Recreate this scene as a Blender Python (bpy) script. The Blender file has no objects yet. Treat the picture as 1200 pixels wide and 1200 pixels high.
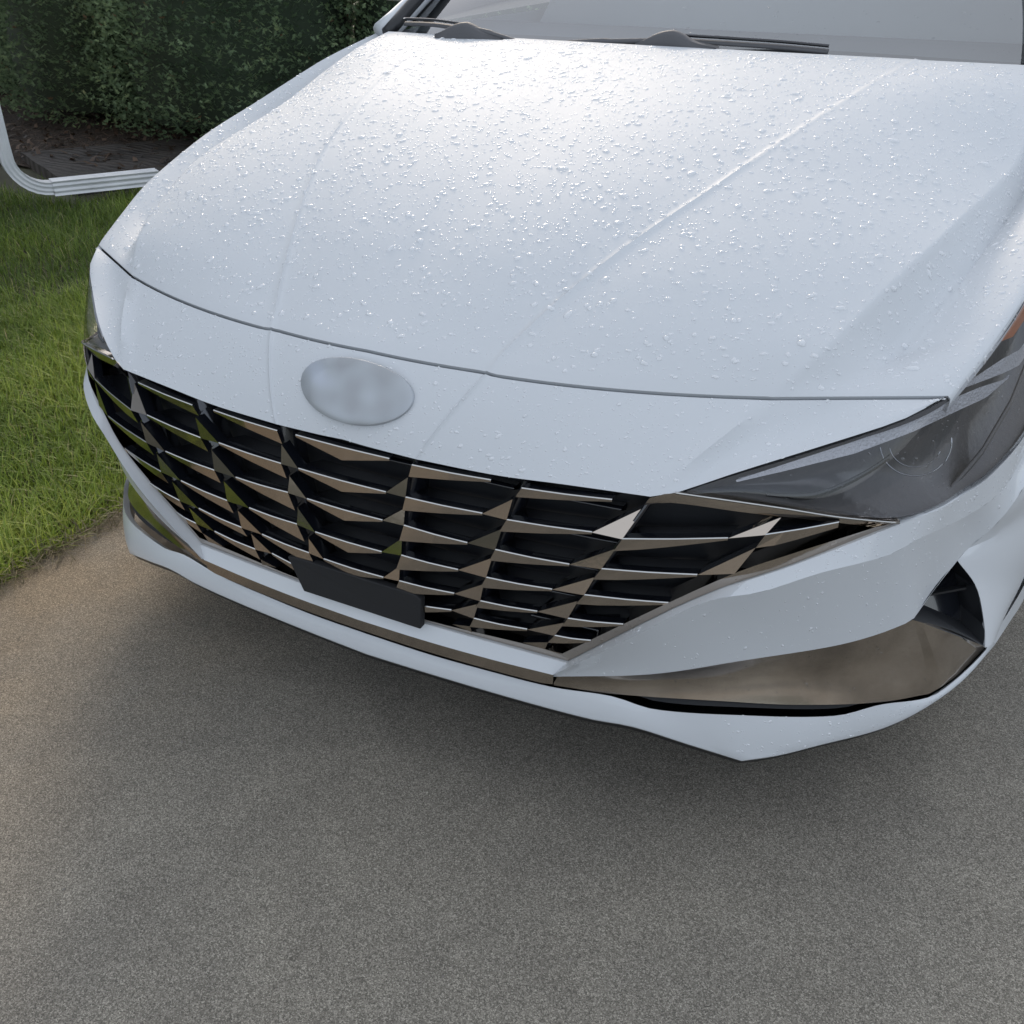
import bpy, bmesh, math, random
import numpy as np
from mathutils import Vector, Matrix
random.seed(7); rng = np.random.default_rng(7)
R = math.radians
scene = bpy.context.scene
COL = scene.collection

# ---------------------------------------------------------------- camera
cam_d = bpy.data.cameras.new('camera'); cam = bpy.data.objects.new('camera', cam_d); COL.objects.link(cam)
scene.camera = cam
CY, CP, CR = -0.4741, 0.5338, 0.0022            # heading, downward pitch, roll
fw = Vector((math.sin(CY)*math.cos(CP), math.cos(CY)*math.cos(CP), -math.sin(CP)))
rt = Vector((math.cos(CY), -math.sin(CY), 0)); up = rt.cross(fw)
rt, up = rt*math.cos(CR)+up*math.sin(CR), up*math.cos(CR)-rt*math.sin(CR)
M = Matrix((rt, up, -fw)).transposed().to_4x4(); M.translation = Vector((0.8367, -1.1117, 1.3019))
cam.matrix_world = M
cam_d.sensor_width = 36; cam_d.lens = 36*1166.353/1200; cam_d.clip_start = .05; cam_d.clip_end = 600
# ---------------------------------------------------------------- light
SUN_AZ, SUN_EL = R(-31), R(25)                   # from +Y (behind the car) towards +X
world = bpy.data.worlds.new('World'); scene.world = world; world.use_nodes = True
wt = world.node_tree; wt.nodes.clear()
sky = wt.nodes.new('ShaderNodeTexSky'); sky.sky_type = 'NISHITA'; sky.sun_disc = False
sky.sun_elevation = SUN_EL; sky.sun_rotation = SUN_AZ; sky.air_density = .60; sky.dust_density = 1.6; sky.ozone_density = 0.2
veil = wt.nodes.new('ShaderNodeMix'); veil.data_type = 'RGBA'; veil.inputs[0].default_value = .65      # thin even morning cloud over the clear sky
veil.inputs[7].default_value = (3.6, 3.76, 3.92, 1)
bg = wt.nodes.new('ShaderNodeBackground'); bg.inputs['Strength'].default_value = 0.15
wo = wt.nodes.new('ShaderNodeOutputWorld')
wt.links.new(sky.outputs[0], veil.inputs[6]); wt.links.new(veil.outputs[2], bg.inputs[0]); wt.links.new(bg.outputs[0], wo.inputs[0])
sd = bpy.data.lights.new('sun', 'SUN'); sd.energy = 0.85; sd.angle = R(18); sd.color = (1, .84, .66)
sun = bpy.data.objects.new('sun', sd); COL.objects.link(sun)
sv = Vector((math.sin(SUN_AZ)*math.cos(SUN_EL), math.cos(SUN_AZ)*math.cos(SUN_EL), math.sin(SUN_EL)))
sun.rotation_euler = sv.to_track_quat('Z', 'Y').to_euler()
scene.view_settings.view_transform = 'Standard'; scene.view_settings.look = 'None'
scene.view_settings.exposure = 1.22; scene.view_settings.gamma = 1; scene.view_settings.use_curve_mapping = False
scene.render.engine = 'CYCLES'
# measured outlines of the front end, metres: x right, y back, z up
DATA = {"nose_low_ctr": [[0.0113, -0.0366, 0.6368], [0.0403, -0.0369, 0.6345], [0.1271, -0.0355, 0.6333]],
 "nose_low_mid": [[0.1271, -0.0355, 0.6333], [0.2556, -0.0317, 0.6373], [0.3567, -0.0234, 0.6442], [0.4756, -0.0057, 0.6471]],
 "nose_low_out": [[0.4744, -0.0022, 0.645], [0.4945, 0.0009, 0.65], [0.5742, 0.0471, 0.683], [0.6754, 0.1305, 0.713], [0.7514, 0.2004, 0.735], [0.7945, 0.2693, 0.752]],
 "frame_low_out": [[-0.0398, -0.0292, 0.331], [0.0294, -0.0299, 0.3335], [0.1253, -0.0246, 0.3272], [0.2163, -0.02, 0.3281], [0.3663, -0.0107, 0.3293]],
 "frame_low_in": [[-0.0337, -0.0313, 0.3413], [0.1268, -0.0263, 0.3368], [0.2944, -0.0192, 0.3455], [0.3603, -0.0144, 0.3463]],
 "frame_out": [[0.3663, -0.0107, 0.3293], [0.5168, -0.0057, 0.4735], [0.5794, 0.0195, 0.5158], [0.6582, 0.0656, 0.5507], [0.7754, 0.1872, 0.5859]],
 "frame_in": [[0.3603, -0.0144, 0.3463], [0.5119, -0.0089, 0.4857], [0.597, 0.0278, 0.544], [0.6551, 0.0623, 0.5697], [0.7487, 0.1498, 0.5917]],
 "frame_top_out": [[0.7754, 0.1872, 0.5859], [0.7035, 0.1076, 0.618], [0.6333, 0.0601, 0.6383], [0.5063, 0.0065, 0.6548], [0.4749, -0.0066, 0.6448]],
 "frame_top_in": [[0.7481, 0.1581, 0.587], [0.6891, 0.1013, 0.6107], [0.5954, 0.0444, 0.6284], [0.4982, 0.0067, 0.6376], [0.4679, -0.0047, 0.6314]],
 "hl_low": [[0.775, 0.1906, 0.5853], [0.8183, 0.2696, 0.5794], [0.8462, 0.3444, 0.5745], [0.8719, 0.394, 0.583], [0.9095, 0.5093, 0.61]],
 "band_top": [[0.3663, -0.0105, 0.3275], [0.5169, -0.0055, 0.472], [0.5795, 0.0196, 0.5144], [0.6584, 0.0657, 0.5493], [0.7758, 0.1878, 0.5836], [0.8189, 0.267, 0.578], [0.8468, 0.3423, 0.5728], [0.8725, 0.3924, 0.581], [0.9099, 0.5107, 0.608]],
 "band_bot": [[0.3568, -0.0267, 0.3157], [0.4729, -0.0291, 0.4275], [0.5671, -0.0028, 0.5045], [0.6305, 0.0309, 0.5196], [0.6938, 0.0779, 0.5411], [0.771, 0.1645, 0.5439], [0.8023, 0.2164, 0.55], [0.8503, 0.3448, 0.528], [0.885, 0.4116, 0.535], [0.9073, 0.4775, 0.55]],
 "strip_top": [[-0.0401, -0.029, 0.3291], [0.0291, -0.0297, 0.3316], [0.1251, -0.0244, 0.3253], [0.2162, -0.0199, 0.3263], [0.3663, -0.0105, 0.3275]],
 "strip_bot": [[-0.0682, -0.0424, 0.3036], [-0.0314, -0.0444, 0.3067], [0.1321, -0.0391, 0.3034], [0.2536, -0.0328, 0.3065], [0.3514, -0.027, 0.3105]],
 "strip2_bot": [[-0.084, -0.0256, 0.2747], [-0.0464, -0.0276, 0.278], [0.1212, -0.0237, 0.2738], [0.245, -0.0172, 0.2746], [0.342, -0.0117, 0.2783]],
 "acc_top": [[0.3445, -0.0115, 0.2929], [0.4942, 0.0204, 0.3318], [0.6153, 0.0649, 0.3711], [0.7284, 0.1494, 0.3798], [0.7832, 0.2048, 0.3842], [0.8221, 0.2516, 0.3889]],
 "acc_bot": [[0.342, -0.0017, 0.2673], [0.4333, 0.0155, 0.273], [0.6001, 0.0674, 0.2842], [0.6948, 0.1237, 0.2716], [0.8057, 0.2282, 0.2399], [0.8733, 0.3089, 0.2223]],
 "acc_tip": [[0.935, 0.3582, 0.305]],
 "crease2": [[0.8624, 0.3742, 0.4404], [0.866, 0.3903, 0.445], [0.8833, 0.4242, 0.455], [0.8991, 0.4368, 0.475], [0.9143, 0.4571, 0.5], [0.9295, 0.4983, 0.53]],
 "ventedge": [[0.8624, 0.3742, 0.4404], [0.9018, 0.4051, 0.38], [0.9275, 0.3854, 0.325], [0.935, 0.3582, 0.305]],
 "lip_top": [[-0.056, -0.0171, 0.2586], [0.1144, -0.014, 0.2555], [0.209, -0.0091, 0.2568], [0.3378, -0.002, 0.2624], [0.4356, 0.0097, 0.2731], [0.4998, 0.0191, 0.266], [0.6186, 0.0528, 0.2761], [0.749, 0.1558, 0.2459], [0.8068, 0.2195, 0.2418], [0.8747, 0.3089, 0.2156], [0.9053, 0.3578, 0.2249], [0.9425, 0.4434, 0.2424], [0.9522, 0.4139, 0.33], [0.9631, 0.4749, 0.37]],
 "lip_bot": [[-0.0525, -0.0273, 0.2223], [0.1188, -0.0238, 0.2243], [0.2826, -0.0152, 0.2258], [0.4077, -0.0038, 0.227], [0.4742, 0.0047, 0.2321], [0.556, 0.0245, 0.2157], [0.6383, 0.0511, 0.1938], [0.6837, 0.0843, 0.196], [0.7354, 0.1316, 0.1999], [0.8154, 0.22, 0.1948], [0.8671, 0.2879, 0.2016], [0.917, 0.3706, 0.2198], [0.9558, 0.4753, 0.2377], [0.9741, 0.5615, 0.2321], [0.9914, 0.6658, 0.2333]],
 "G": {"N": {"1": [[0.1228, -0.0404, 0.6304], [0.1149, -0.0497, 0.5732], [0.1088, -0.0498, 0.5229], [0.0996, -0.0484, 0.4658], [0.0876, -0.0414, 0.41], [0.0778, -0.0347, 0.3629], [0.0701, -0.0315, 0.3293]],
 "2": [[0.2988, -0.0352, 0.6346], [0.2813, -0.0463, 0.5786], [0.2627, -0.0467, 0.5233], [0.2465, -0.0454, 0.469], [0.2314, -0.0378, 0.4165], [0.2152, -0.0303, 0.3731], [0.209, -0.0258, 0.3413]],
 "3": [[0.476, -0.0109, 0.6427], [0.4492, -0.0307, 0.5865], [0.4232, -0.0345, 0.5322], [0.4, -0.036, 0.4815], [0.3738, -0.0312, 0.428], [0.3508, -0.025, 0.3843], [0.3337, -0.0203, 0.349]],
 "4": [[0.6513, 0.0655, 0.6299], [0.6238, 0.0402, 0.6041], [0.5939, 0.0231, 0.5429]]}, "P": {"1": [[0.0855, -0.0423, 0.6265], [0.0809, -0.0504, 0.5733], [0.071, -0.0506, 0.5218], [0.0636, -0.0488, 0.4615], [0.0582, -0.042, 0.4077], [0.0482, -0.0353, 0.3569], [0.044, -0.0326, 0.3264]],
 "2": [[0.252, -0.0377, 0.6307], [0.2427, -0.0471, 0.5789], [0.2172, -0.0477, 0.5222], [0.1993, -0.0464, 0.4686], [0.1866, -0.0392, 0.4166], [0.1767, -0.0327, 0.3775], [0.1749, -0.0281, 0.3467]],
 "3": [[0.4281, -0.0226, 0.6379], [0.4071, -0.036, 0.5882], [0.3766, -0.0389, 0.528], [0.3518, -0.0403, 0.4782], [0.3265, -0.0356, 0.4275], [0.3065, -0.028, 0.3823], [0.2962, -0.0228, 0.3503]],
 "4": [None, [0.5804, 0.016, 0.5997], [0.5489, 0.0009, 0.5402]]}, "U": {"1": [None, [0.1161, -0.0347, 0.6034], [0.1077, -0.0418, 0.5489], [0.0988, -0.0419, 0.4929], [0.0882, -0.0372, 0.436], [0.0769, -0.0299, 0.3847], [0.0679, -0.0245, 0.3395]],
 "2": [None, [0.2889, -0.0284, 0.6123], [0.2697, -0.0386, 0.5562], [0.2534, -0.0389, 0.5019], [0.2366, -0.0349, 0.4477], [0.2221, -0.0272, 0.4014], [0.2074, -0.0196, 0.3541]],
 "3": [None, [0.4663, -0.0054, 0.6239], [0.4382, -0.0247, 0.5642], [0.4115, -0.0276, 0.5109], [0.3878, -0.0272, 0.4618], [0.3654, -0.0208, 0.411], [0.3399, -0.0148, 0.367]],
 "4": [None, [0.6363, 0.0669, 0.6211], [0.6133, 0.0414, 0.5802]]}, "E": [[0.705, 0.1066, 0.6103], [0.516, -0.0067, 0.4871], [0.4552, -0.0189, 0.4372], [0.4055, -0.0156, 0.3878], [0.7239, 0.1219, 0.5944]]}, "vent": [[0.8624, 0.3742, 0.4404], [0.8218, 0.2484, 0.3925], [0.935, 0.3582, 0.305]]}
# ---------------------------------------------------------------- helpers
def nodes(m):
    m.use_nodes = True; nt = m.node_tree; return nt, nt.nodes['Principled BSDF'], nt.nodes, nt.links
def mat(name, col, rough=.5, metal=0, coat=0, spec=.5, **k):
    m = bpy.data.materials.new(name); nt, b, n, l = nodes(m)
    b.inputs['Base Color'].default_value = (*col, 1); b.inputs['Roughness'].default_value = rough
    b.inputs['Metallic'].default_value = metal; b.inputs['Coat Weight'].default_value = coat
    b.inputs['Specular IOR Level'].default_value = spec
    for a, v in k.items(): b.inputs[a.replace('_', ' ')].default_value = v
    return m
def noise_bump(m, scale, strength, dist=.001, detail=3, coord='Object'):
    nt = m.node_tree; n = nt.nodes; l = nt.links; b = n['Principled BSDF']
    tc = n.new('ShaderNodeTexCoord'); t = n.new('ShaderNodeTexNoise'); t.inputs['Scale'].default_value = scale; t.inputs['Detail'].default_value = detail
    bu = n.new('ShaderNodeBump'); bu.inputs['Strength'].default_value = strength; bu.inputs['Distance'].default_value = dist
    l.new(tc.outputs[coord], t.inputs['Vector']); l.new(t.outputs['Fac'], bu.inputs['Height']); l.new(bu.outputs[0], b.inputs['Normal'])
    return t
def colour_noise(m, scale, stops, detail=4, rough=.5, sock='Base Color', coord='Object'):
    nt = m.node_tree; n = nt.nodes; l = nt.links; b = n['Principled BSDF']
    tc = n.new('ShaderNodeTexCoord'); t = n.new('ShaderNodeTexNoise'); t.inputs['Scale'].default_value = scale; t.inputs['Detail'].default_value = detail
    t.inputs['Roughness'].default_value = rough
    r = n.new('ShaderNodeValToRGB'); e = r.color_ramp.elements
    while len(e) < len(stops): e.new(.5)
    for q, (p, c) in zip(e, stops): q.position = p; q.color = (*c, 1)
    l.new(tc.outputs[coord], t.inputs['Vector']); l.new(t.outputs['Fac'], r.inputs['Fac'])
    if sock: l.new(r.outputs['Color'], b.inputs[sock])
    return r
class MB:
    def __init__(s): s.v = []; s.f = []; s.m = []
    def grid(s, rows, mi=0, closed=False):
        o = len(s.v); n = len(rows[0])
        for r in rows: s.v += [tuple(map(float, p)) for p in r]
        for i in range(len(rows)-1):
            for j in range(n if closed else n-1):
                k = (j+1) % n
                s.f.append((o+i*n+j, o+i*n+k, o+(i+1)*n+k, o+(i+1)*n+j)); s.m.append(mi)
        return s
    def poly(s, pts, mi=0):
        o = len(s.v); s.v += [tuple(map(float, p)) for p in pts]; s.f.append(tuple(range(o, o+len(pts)))); s.m.append(mi); return s
    def prism(s, pts, d, mi=0, mside=None):
        """polygon pts with its back face moved by d"""
        o = len(s.v); n = len(pts); d = np.array(d, float)
        s.v += [tuple(map(float, p)) for p in pts] + [tuple(np.array(p, float)+d) for p in pts]
        s.f.append(tuple(range(o, o+n))); s.m.append(mi); s.f.append(tuple(range(o+2*n-1, o+n-1, -1))); s.m.append(mi if mside is None else mside)
        for i in range(n):
            j = (i+1) % n; s.f.append((o+i, o+n+i, o+n+j, o+j)); s.m.append(mi if mside is None else mside)
        return s
    def box(s, c, h, mi=0, rot=None):
        pts = [Vector((sx*h[0], sy*h[1], sz*h[2])) for sz in (-1, 1) for sx, sy in ((-1, -1), (1, -1), (1, 1), (-1, 1))]
        if rot is not None: pts = [rot @ p for p in pts]
        pts = [p+Vector(c) for p in pts]; o = len(s.v); s.v += [tuple(p) for p in pts]
        for f in ((3, 2, 1, 0), (4, 5, 6, 7), (0, 1, 5, 4), (1, 2, 6, 5), (2, 3, 7, 6), (3, 0, 4, 7)):
            s.f.append(tuple(o+i for i in f)); s.m.append(mi)
        return s
    def tube(s, path, rad, n=8, mi=0, sq=None, cap=True):
        """sweep; sq=(w,h) sweeps a rectangle instead of a circle"""
        path = [Vector(p) for p in path]; rows = []
        for i, p in enumerate(path):
            t = (path[min(i+1, len(path)-1)]-path[max(i-1, 0)]).normalized()
            ref = Vector((0, 0, 1)) if abs(t.z) < .9 else Vector((1, 0, 0))
            a = t.cross(ref).normalized(); b = a.cross(t).normalized()
            if abs(t.z) >= .9 and sq: pass
            r = rad[i] if hasattr(rad, '__len__') else rad
            if sq: rows.append([p+a*x*sq[0]+b*y*sq[1] for x, y in sq[2]])
            else: rows.append([p+a*r*math.cos(2*math.pi*k/n)+b*r*math.sin(2*math.pi*k/n) for k in range(n)])
        s.grid(rows, mi, True)
        if cap: s.poly(rows[0][::-1], mi); s.poly(rows[-1], mi)
        return s
    def mirror(s):
        o = len(s.v); s.v += [(-x, y, z) for x, y, z in s.v]; fs = list(s.f)
        s.f += [tuple(o+i for i in f[::-1]) for f in fs]; s.m += list(s.m); return s
    def flip(s):
        s.v = [(-x, y, z) for x, y, z in s.v]; s.f = [f[::-1] for f in s.f]; return s
    def build(s, name, mats, parent=None, smooth=True, merge=1e-4, solid=None, angle=None, recalc=True, bevel=None):
        me = bpy.data.meshes.new(name); me.from_pydata(s.v, [], s.f)
        me.polygons.foreach_set('material_index', s.m)
        mats = mats if isinstance(mats, (list, tuple)) else [mats]
        for m in mats: me.materials.append(m)
        bm = bmesh.new(); bm.from_mesh(me)
        if merge: bmesh.ops.remove_doubles(bm, verts=bm.verts, dist=merge)
        if recalc: bmesh.ops.recalc_face_normals(bm, faces=bm.faces)
        bm.to_mesh(me); bm.free()
        if smooth:
            me.shade_smooth()
            if angle: me.set_sharp_from_angle(angle=R(angle))
        ob = bpy.data.objects.new(name, me); COL.objects.link(ob)
        if parent: ob.parent = parent
        if solid:
            md = ob.modifiers.new('thickness', 'SOLIDIFY'); md.thickness = solid; md.offset = -1
        if bevel:
            md = ob.modifiers.new('bevel', 'BEVEL'); md.width = bevel; md.segments = 2; md.limit_method = 'ANGLE'; md.angle_limit = R(30)
        return ob
def tag(o, label=None, cat=None, group=None, kind=None):
    if label: o['label'] = label
    if cat: o['category'] = cat
    if group: o['group'] = group
    if kind: o['kind'] = kind
    return o
def empty(name, loc=(0, 0, 0)):
    o = bpy.data.objects.new(name, None); o.location = loc; COL.objects.link(o); return o
def cat(P, n, lin=False):
    """resample a polyline at n points, Catmull-Rom, by chord length"""
    P = np.array(P, float); L = np.r_[0, np.cumsum(np.linalg.norm(np.diff(P, axis=0), axis=1))]
    t = np.linspace(0, L[-1], n)
    if lin or len(P) < 3: return np.stack([np.interp(t, L, P[:, k]) for k in range(3)], 1)
    T = np.zeros_like(P)
    T[1:-1] = (P[2:]-P[:-2])/(L[2:]-L[:-2])[:, None]; T[0] = (P[1]-P[0])/(L[1]-L[0]); T[-1] = (P[-1]-P[-2])/(L[-1]-L[-2])
    i = np.clip(np.searchsorted(L, t, 'right')-1, 0, len(P)-2); h = (L[i+1]-L[i])[:, None]; u = ((t-L[i])[:, None])/h
    return (2*u**3-3*u**2+1)*P[i]+(u**3-2*u**2+u)*h*T[i]+(-2*u**3+3*u**2)*P[i+1]+(u**3-u**2)*h*T[i+1]
def segs(keys, ns):
    """chain of separately resampled segments joined at shared corners"""
    out = []
    for k, n in zip(keys, ns):
        q = cat(k, n); out += list(q if not out else q[1:])
    return np.array(out)
def loft(A, Bc, m, bulge=(0, 0, 0), mid=None):
    A = np.array(A, float); Bc = np.array(Bc, float); rows = []
    for t in np.linspace(0, 1, m):
        r = A*(1-t)+Bc*t+np.array(bulge)*(4*t*(1-t))
        rows.append(r)
    return rows
mir = lambda P: [(-p[0], p[1], p[2]) for p in P]

# ---------------------------------------------------------------- materials
M_ = {}
M_['paint'] = mat('white_paint', (.53, .55, .57), .45, 0, .55, .3, Coat_Roughness=.05)
noise_bump(M_['paint'], 900, .05, .0004, 2)
M_['hood_paint'] = mat('wet_white_paint', (.53, .55, .57), .62, 0, .0, .22)      # micro-beaded water film scatters the shine
noise_bump(M_['hood_paint'], 900, .08, .0005, 2)
M_['plastic'] = mat('black_plastic', (.012, .013, .015), .38); noise_bump(M_['plastic'], 1200, .25, .0004)
M_['gloss'] = mat('black_gloss', (.006, .007, .010), .16, 0, .6)
M_['matte'] = mat('matte_black', (.010, .0105, .012), .75); noise_bump(M_['matte'], 1500, .3, .0003)
M_['chrome'] = mat('dark_chrome', (.48, .425, .37), .08, 1)
t = noise_bump(M_['chrome'], 120, .06, .0010, 4)
M_['chrome_bright'] = mat('bright_edge', (.46, .455, .44), .25, 1)
M_['satin'] = mat('satin_bronze_trim', (.54, .48, .42), .13, 1); noise_bump(M_['satin'], 90, .05, .001, 4); colour_noise(M_['satin'], 7, [(.32, (.36, .32, .28)), (.5, (.52, .465, .41)), (.68, (.66, .60, .54))], 4)  # light and dark blotches in the trim colour stand in for streaky reflections
M_['wiper'] = mat('wiper_black', (.085, .085, .09), .6)
M_['rubber'] = mat('tyre_rubber', (.018, .018, .019), .8)
M_['alloy'] = mat('alloy', (.45, .45, .46), .3, 1)
M_['seal'] = mat('black_seal', (.01, .01, .012), .55)
M_['housing'] = mat('lamp_housing', (.10, .10, .102), .28, 0, .3); noise_bump(M_['housing'], 60, .3, .004)
M_['drl'] = mat('lamp_light_guide', (.50, .51, .54), .35, .2); noise_bump(M_['drl'], 260, 1.0, .003)
M_['orange'] = mat('amber_reflector', (.42, .15, .07), .4, 0, .3); noise_bump(M_['orange'], 300, .5, .002)
M_['lensrim'] = mat('projector_ring', (.35, .36, .38), .25, .8)
M_['badge'] = mat('badge_face', (.40, .43, .47), .42, .35, .4)
colour_noise(M_['badge'], 16, [(.35, (.30, .315, .33)), (.52, (.37, .395, .42)), (.68, (.43, .465, .52))], 1, .4)
M_['interior'] = mat('dashboard', (.10, .105, .115), .8)
M_['interior2'] = mat('cabin_trim', (.55, .57, .58), .9)
def thin_glass(name, tint, rough, f0mul=1.0, graz=.9):
    m = bpy.data.materials.new(name); m.use_nodes = True; nt = m.node_tree; n = nt.nodes; l = nt.links; n.clear()
    o = n.new('ShaderNodeOutputMaterial'); tr = n.new('ShaderNodeBsdfTransparent'); tr.inputs[0].default_value = (*tint, 1)
    g = n.new('ShaderNodeBsdfGlossy'); g.inputs['Roughness'].default_value = rough
    fr = n.new('ShaderNodeLayerWeight'); fr.inputs['Blend'].default_value = .5     # facing: same from both sides of the thin sheet
    pw = n.new('ShaderNodeMath'); pw.operation = 'POWER'; pw.inputs[1].default_value = 5
    mm = n.new('ShaderNodeMath'); mm.operation = 'MULTIPLY_ADD'; mm.inputs[1].default_value = graz; mm.inputs[2].default_value = .05*f0mul; mm.use_clamp = True
    mx = n.new('ShaderNodeMixShader'); l.new(fr.outputs['Facing'], pw.inputs[0]); l.new(pw.outputs[0], mm.inputs[0]); l.new(mm.outputs[0], mx.inputs[0])
    l.new(tr.outputs[0], mx.inputs[1]); l.new(g.outputs[0], mx.inputs[2]); l.new(mx.outputs[0], o.inputs[0])
    return m
M_['lens'] = thin_glass('headlight_lens', (.82, .82, .83), .03, 1.0, .45)
M_['glass'] = thin_glass('windshield_glass', (.88, .92, .93), .02, 5.5)
M_['bead'] = thin_glass('water_bead', (.93, .93, .94), .03, 1.3)
M_['drop'] = bpy.data.materials.new('rain_water'); _nt, _b, _n, _l = nodes(M_['drop'])
_b.inputs['Base Color'].default_value = (.80, .82, .84, 1); _b.inputs['Roughness'].default_value = .07; _b.inputs['Specular IOR Level'].default_value = .6
_b.inputs['Coat Weight'].default_value = 1; _b.inputs['Coat Roughness'].default_value = .02
_t = _n.new('ShaderNodeBsdfTransparent'); _m = _n.new('ShaderNodeMixShader'); _m.inputs[0].default_value = .62
_l.new(_t.outputs[0], _m.inputs[1]); _l.new(_b.outputs[0], _m.inputs[2]); _l.new(_m.outputs[0], _n['Material Output'].inputs[0])
# ---------------------------------------------------------------- setting: ground, driveway
m = mat('soil', (.035, .045, .02), .95)
colour_noise(m, 3, [(.3, (.035, .032, .020)), (.6, (.050, .052, .028))], 6)
s_ = MB().grid([[(x, y, -.045) for x in (-250, 250)] for y in (-250, 250)])
tag(s_.build('ground', m, smooth=False), kind='structure')
mc = mat('concrete', (.25, .245, .235), .88)
nt, b, n, l = nodes(mc)
tc = n.new('ShaderNodeTexCoord')
def NZ(sc, det, ro=.6):
    t = n.new('ShaderNodeTexNoise'); t.inputs['Scale'].default_value = sc; t.inputs['Detail'].default_value = det; t.inputs['Roughness'].default_value = ro
    l.new(tc.outputs['Object'], t.inputs['Vector']); return t
fine, grit, big, mid_ = NZ(430, 2, .95), NZ(900, 1, .7), NZ(1.3, 5), NZ(9, 5, .65)
vo = n.new('ShaderNodeTexVoronoi'); vo.inputs['Scale'].default_value = 70; l.new(tc.outputs['Object'], vo.inputs['Vector'])
def ramp(src, stops):
    r = n.new('ShaderNodeValToRGB'); e = r.color_ramp.elements
    while len(e) < len(stops): e.new(.5)
    for q, (p, c) in zip(e, stops): q.position = p; q.color = (*c, 1)
    l.new(src, r.inputs[0]); return r
def mulc(a, c_, f=1.0):
    x = n.new('ShaderNodeMix'); x.data_type = 'RGBA'; x.blend_type = 'MULTIPLY'; x.inputs[0].default_value = f
    l.new(a, x.inputs[6]); l.new(c_, x.inputs[7]); return x.outputs[2]
gr_ = n.new('ShaderNodeTexVoronoi'); gr_.inputs['Scale'].default_value = 520; l.new(tc.outputs['Object'], gr_.inputs['Vector'])
gb_ = n.new('ShaderNodeTexVoronoi'); gb_.inputs['Scale'].default_value = 950; l.new(tc.outputs['Object'], gb_.inputs['Vector'])
def chan(v): 
    sp_ = n.new('ShaderNodeSeparateColor'); l.new(v.outputs['Color'], sp_.inputs[0]); return sp_.outputs[0]
def mixv(a, b_, f):
    x = n.new('ShaderNodeMix'); x.data_type = 'FLOAT'; x.inputs[0].default_value = f; l.new(a, x.inputs[2]); l.new(b_, x.inputs[3]); return x.outputs[0]
grain = mixv(mixv(chan(gr_), chan(gb_), .35), fine.outputs['Fac'], .35)
r1 = ramp(grain, [(.24, (.090, .082, .069)), (.43, (.178, .164, .139)), (.60, (.250, .230, .197)), (.80, (.46, .43, .375))])
r2 = ramp(grit.outputs['Fac'], [(.30, (.55, .55, .56)), (.5, (.95, .95, .95)), (.7, (1.25, 1.24, 1.22))])
r3 = ramp(big.outputs['Fac'], [(.3, (.80, .80, .80)), (.7, (1.16, 1.14, 1.10))])
r4 = ramp(mid_.outputs['Fac'], [(.3, (.90, .895, .89)), (.7, (1.09, 1.09, 1.08))])
r5 = ramp(vo.outputs['Distance'], [(.0, (.35, .34, .33)), (.05, (.55, .54, .52)), (.09, (1, 1, 1))])
cc = mulc(mulc(mulc(r1.outputs[0], r2.outputs[0]), r3.outputs[0]), r4.outputs[0]); cc = mulc(cc, r5.outputs[0], .35)
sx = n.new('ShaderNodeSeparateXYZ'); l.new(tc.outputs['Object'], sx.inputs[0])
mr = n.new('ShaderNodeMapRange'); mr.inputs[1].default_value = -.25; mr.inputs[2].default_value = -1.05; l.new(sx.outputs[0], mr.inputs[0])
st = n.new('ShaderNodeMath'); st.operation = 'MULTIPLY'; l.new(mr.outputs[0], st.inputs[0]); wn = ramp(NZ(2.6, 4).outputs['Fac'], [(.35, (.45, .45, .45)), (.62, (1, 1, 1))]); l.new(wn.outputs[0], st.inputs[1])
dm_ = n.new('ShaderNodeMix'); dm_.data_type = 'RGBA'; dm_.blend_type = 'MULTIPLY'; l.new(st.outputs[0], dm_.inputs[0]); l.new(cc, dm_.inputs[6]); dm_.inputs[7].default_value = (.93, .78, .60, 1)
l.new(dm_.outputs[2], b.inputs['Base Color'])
bu = n.new('ShaderNodeBump'); bu.inputs['Strength'].default_value = .45; bu.inputs['Distance'].default_value = .0009
l.new(grain, bu.inputs['Height'])
bu2 = n.new('ShaderNodeBump'); bu2.inputs['Strength'].default_value = .5; bu2.inputs['Distance'].default_value = .004
l.new(mid_.outputs['Fac'], bu2.inputs['Height']); l.new(bu.outputs[0], bu2.inputs['Normal']); l.new(bu2.outputs[0], b.inputs['Normal'])
d_ = MB()
xs = [-1.072, -1.06, 3.6, 3.615]
rows = []
for y in np.linspace(-9, 16, 120):
    w = .006*math.sin(y*7.3)+.004*math.sin(y*23.1)
    rows.append([(xs[0]+w, y, -.10), (xs[0]+w, y, -.008), (xs[1]+w, y, 0), (xs[2], y, 0), (xs[3], y, -.008), (xs[3], y, -.10)])
d_.grid(rows)
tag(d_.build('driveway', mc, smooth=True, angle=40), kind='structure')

# ---------------------------------------------------------------- the car
car = empty('parked_car', (0, 0, 0))
tag(car, 'white sedan with wet bonnet and dark faceted grille, parked on the concrete driveway', 'car')
def part(mb, name, m, parent=car, **k): return mb.build(name, m, parent, **k)
G = DATA['G']
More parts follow.
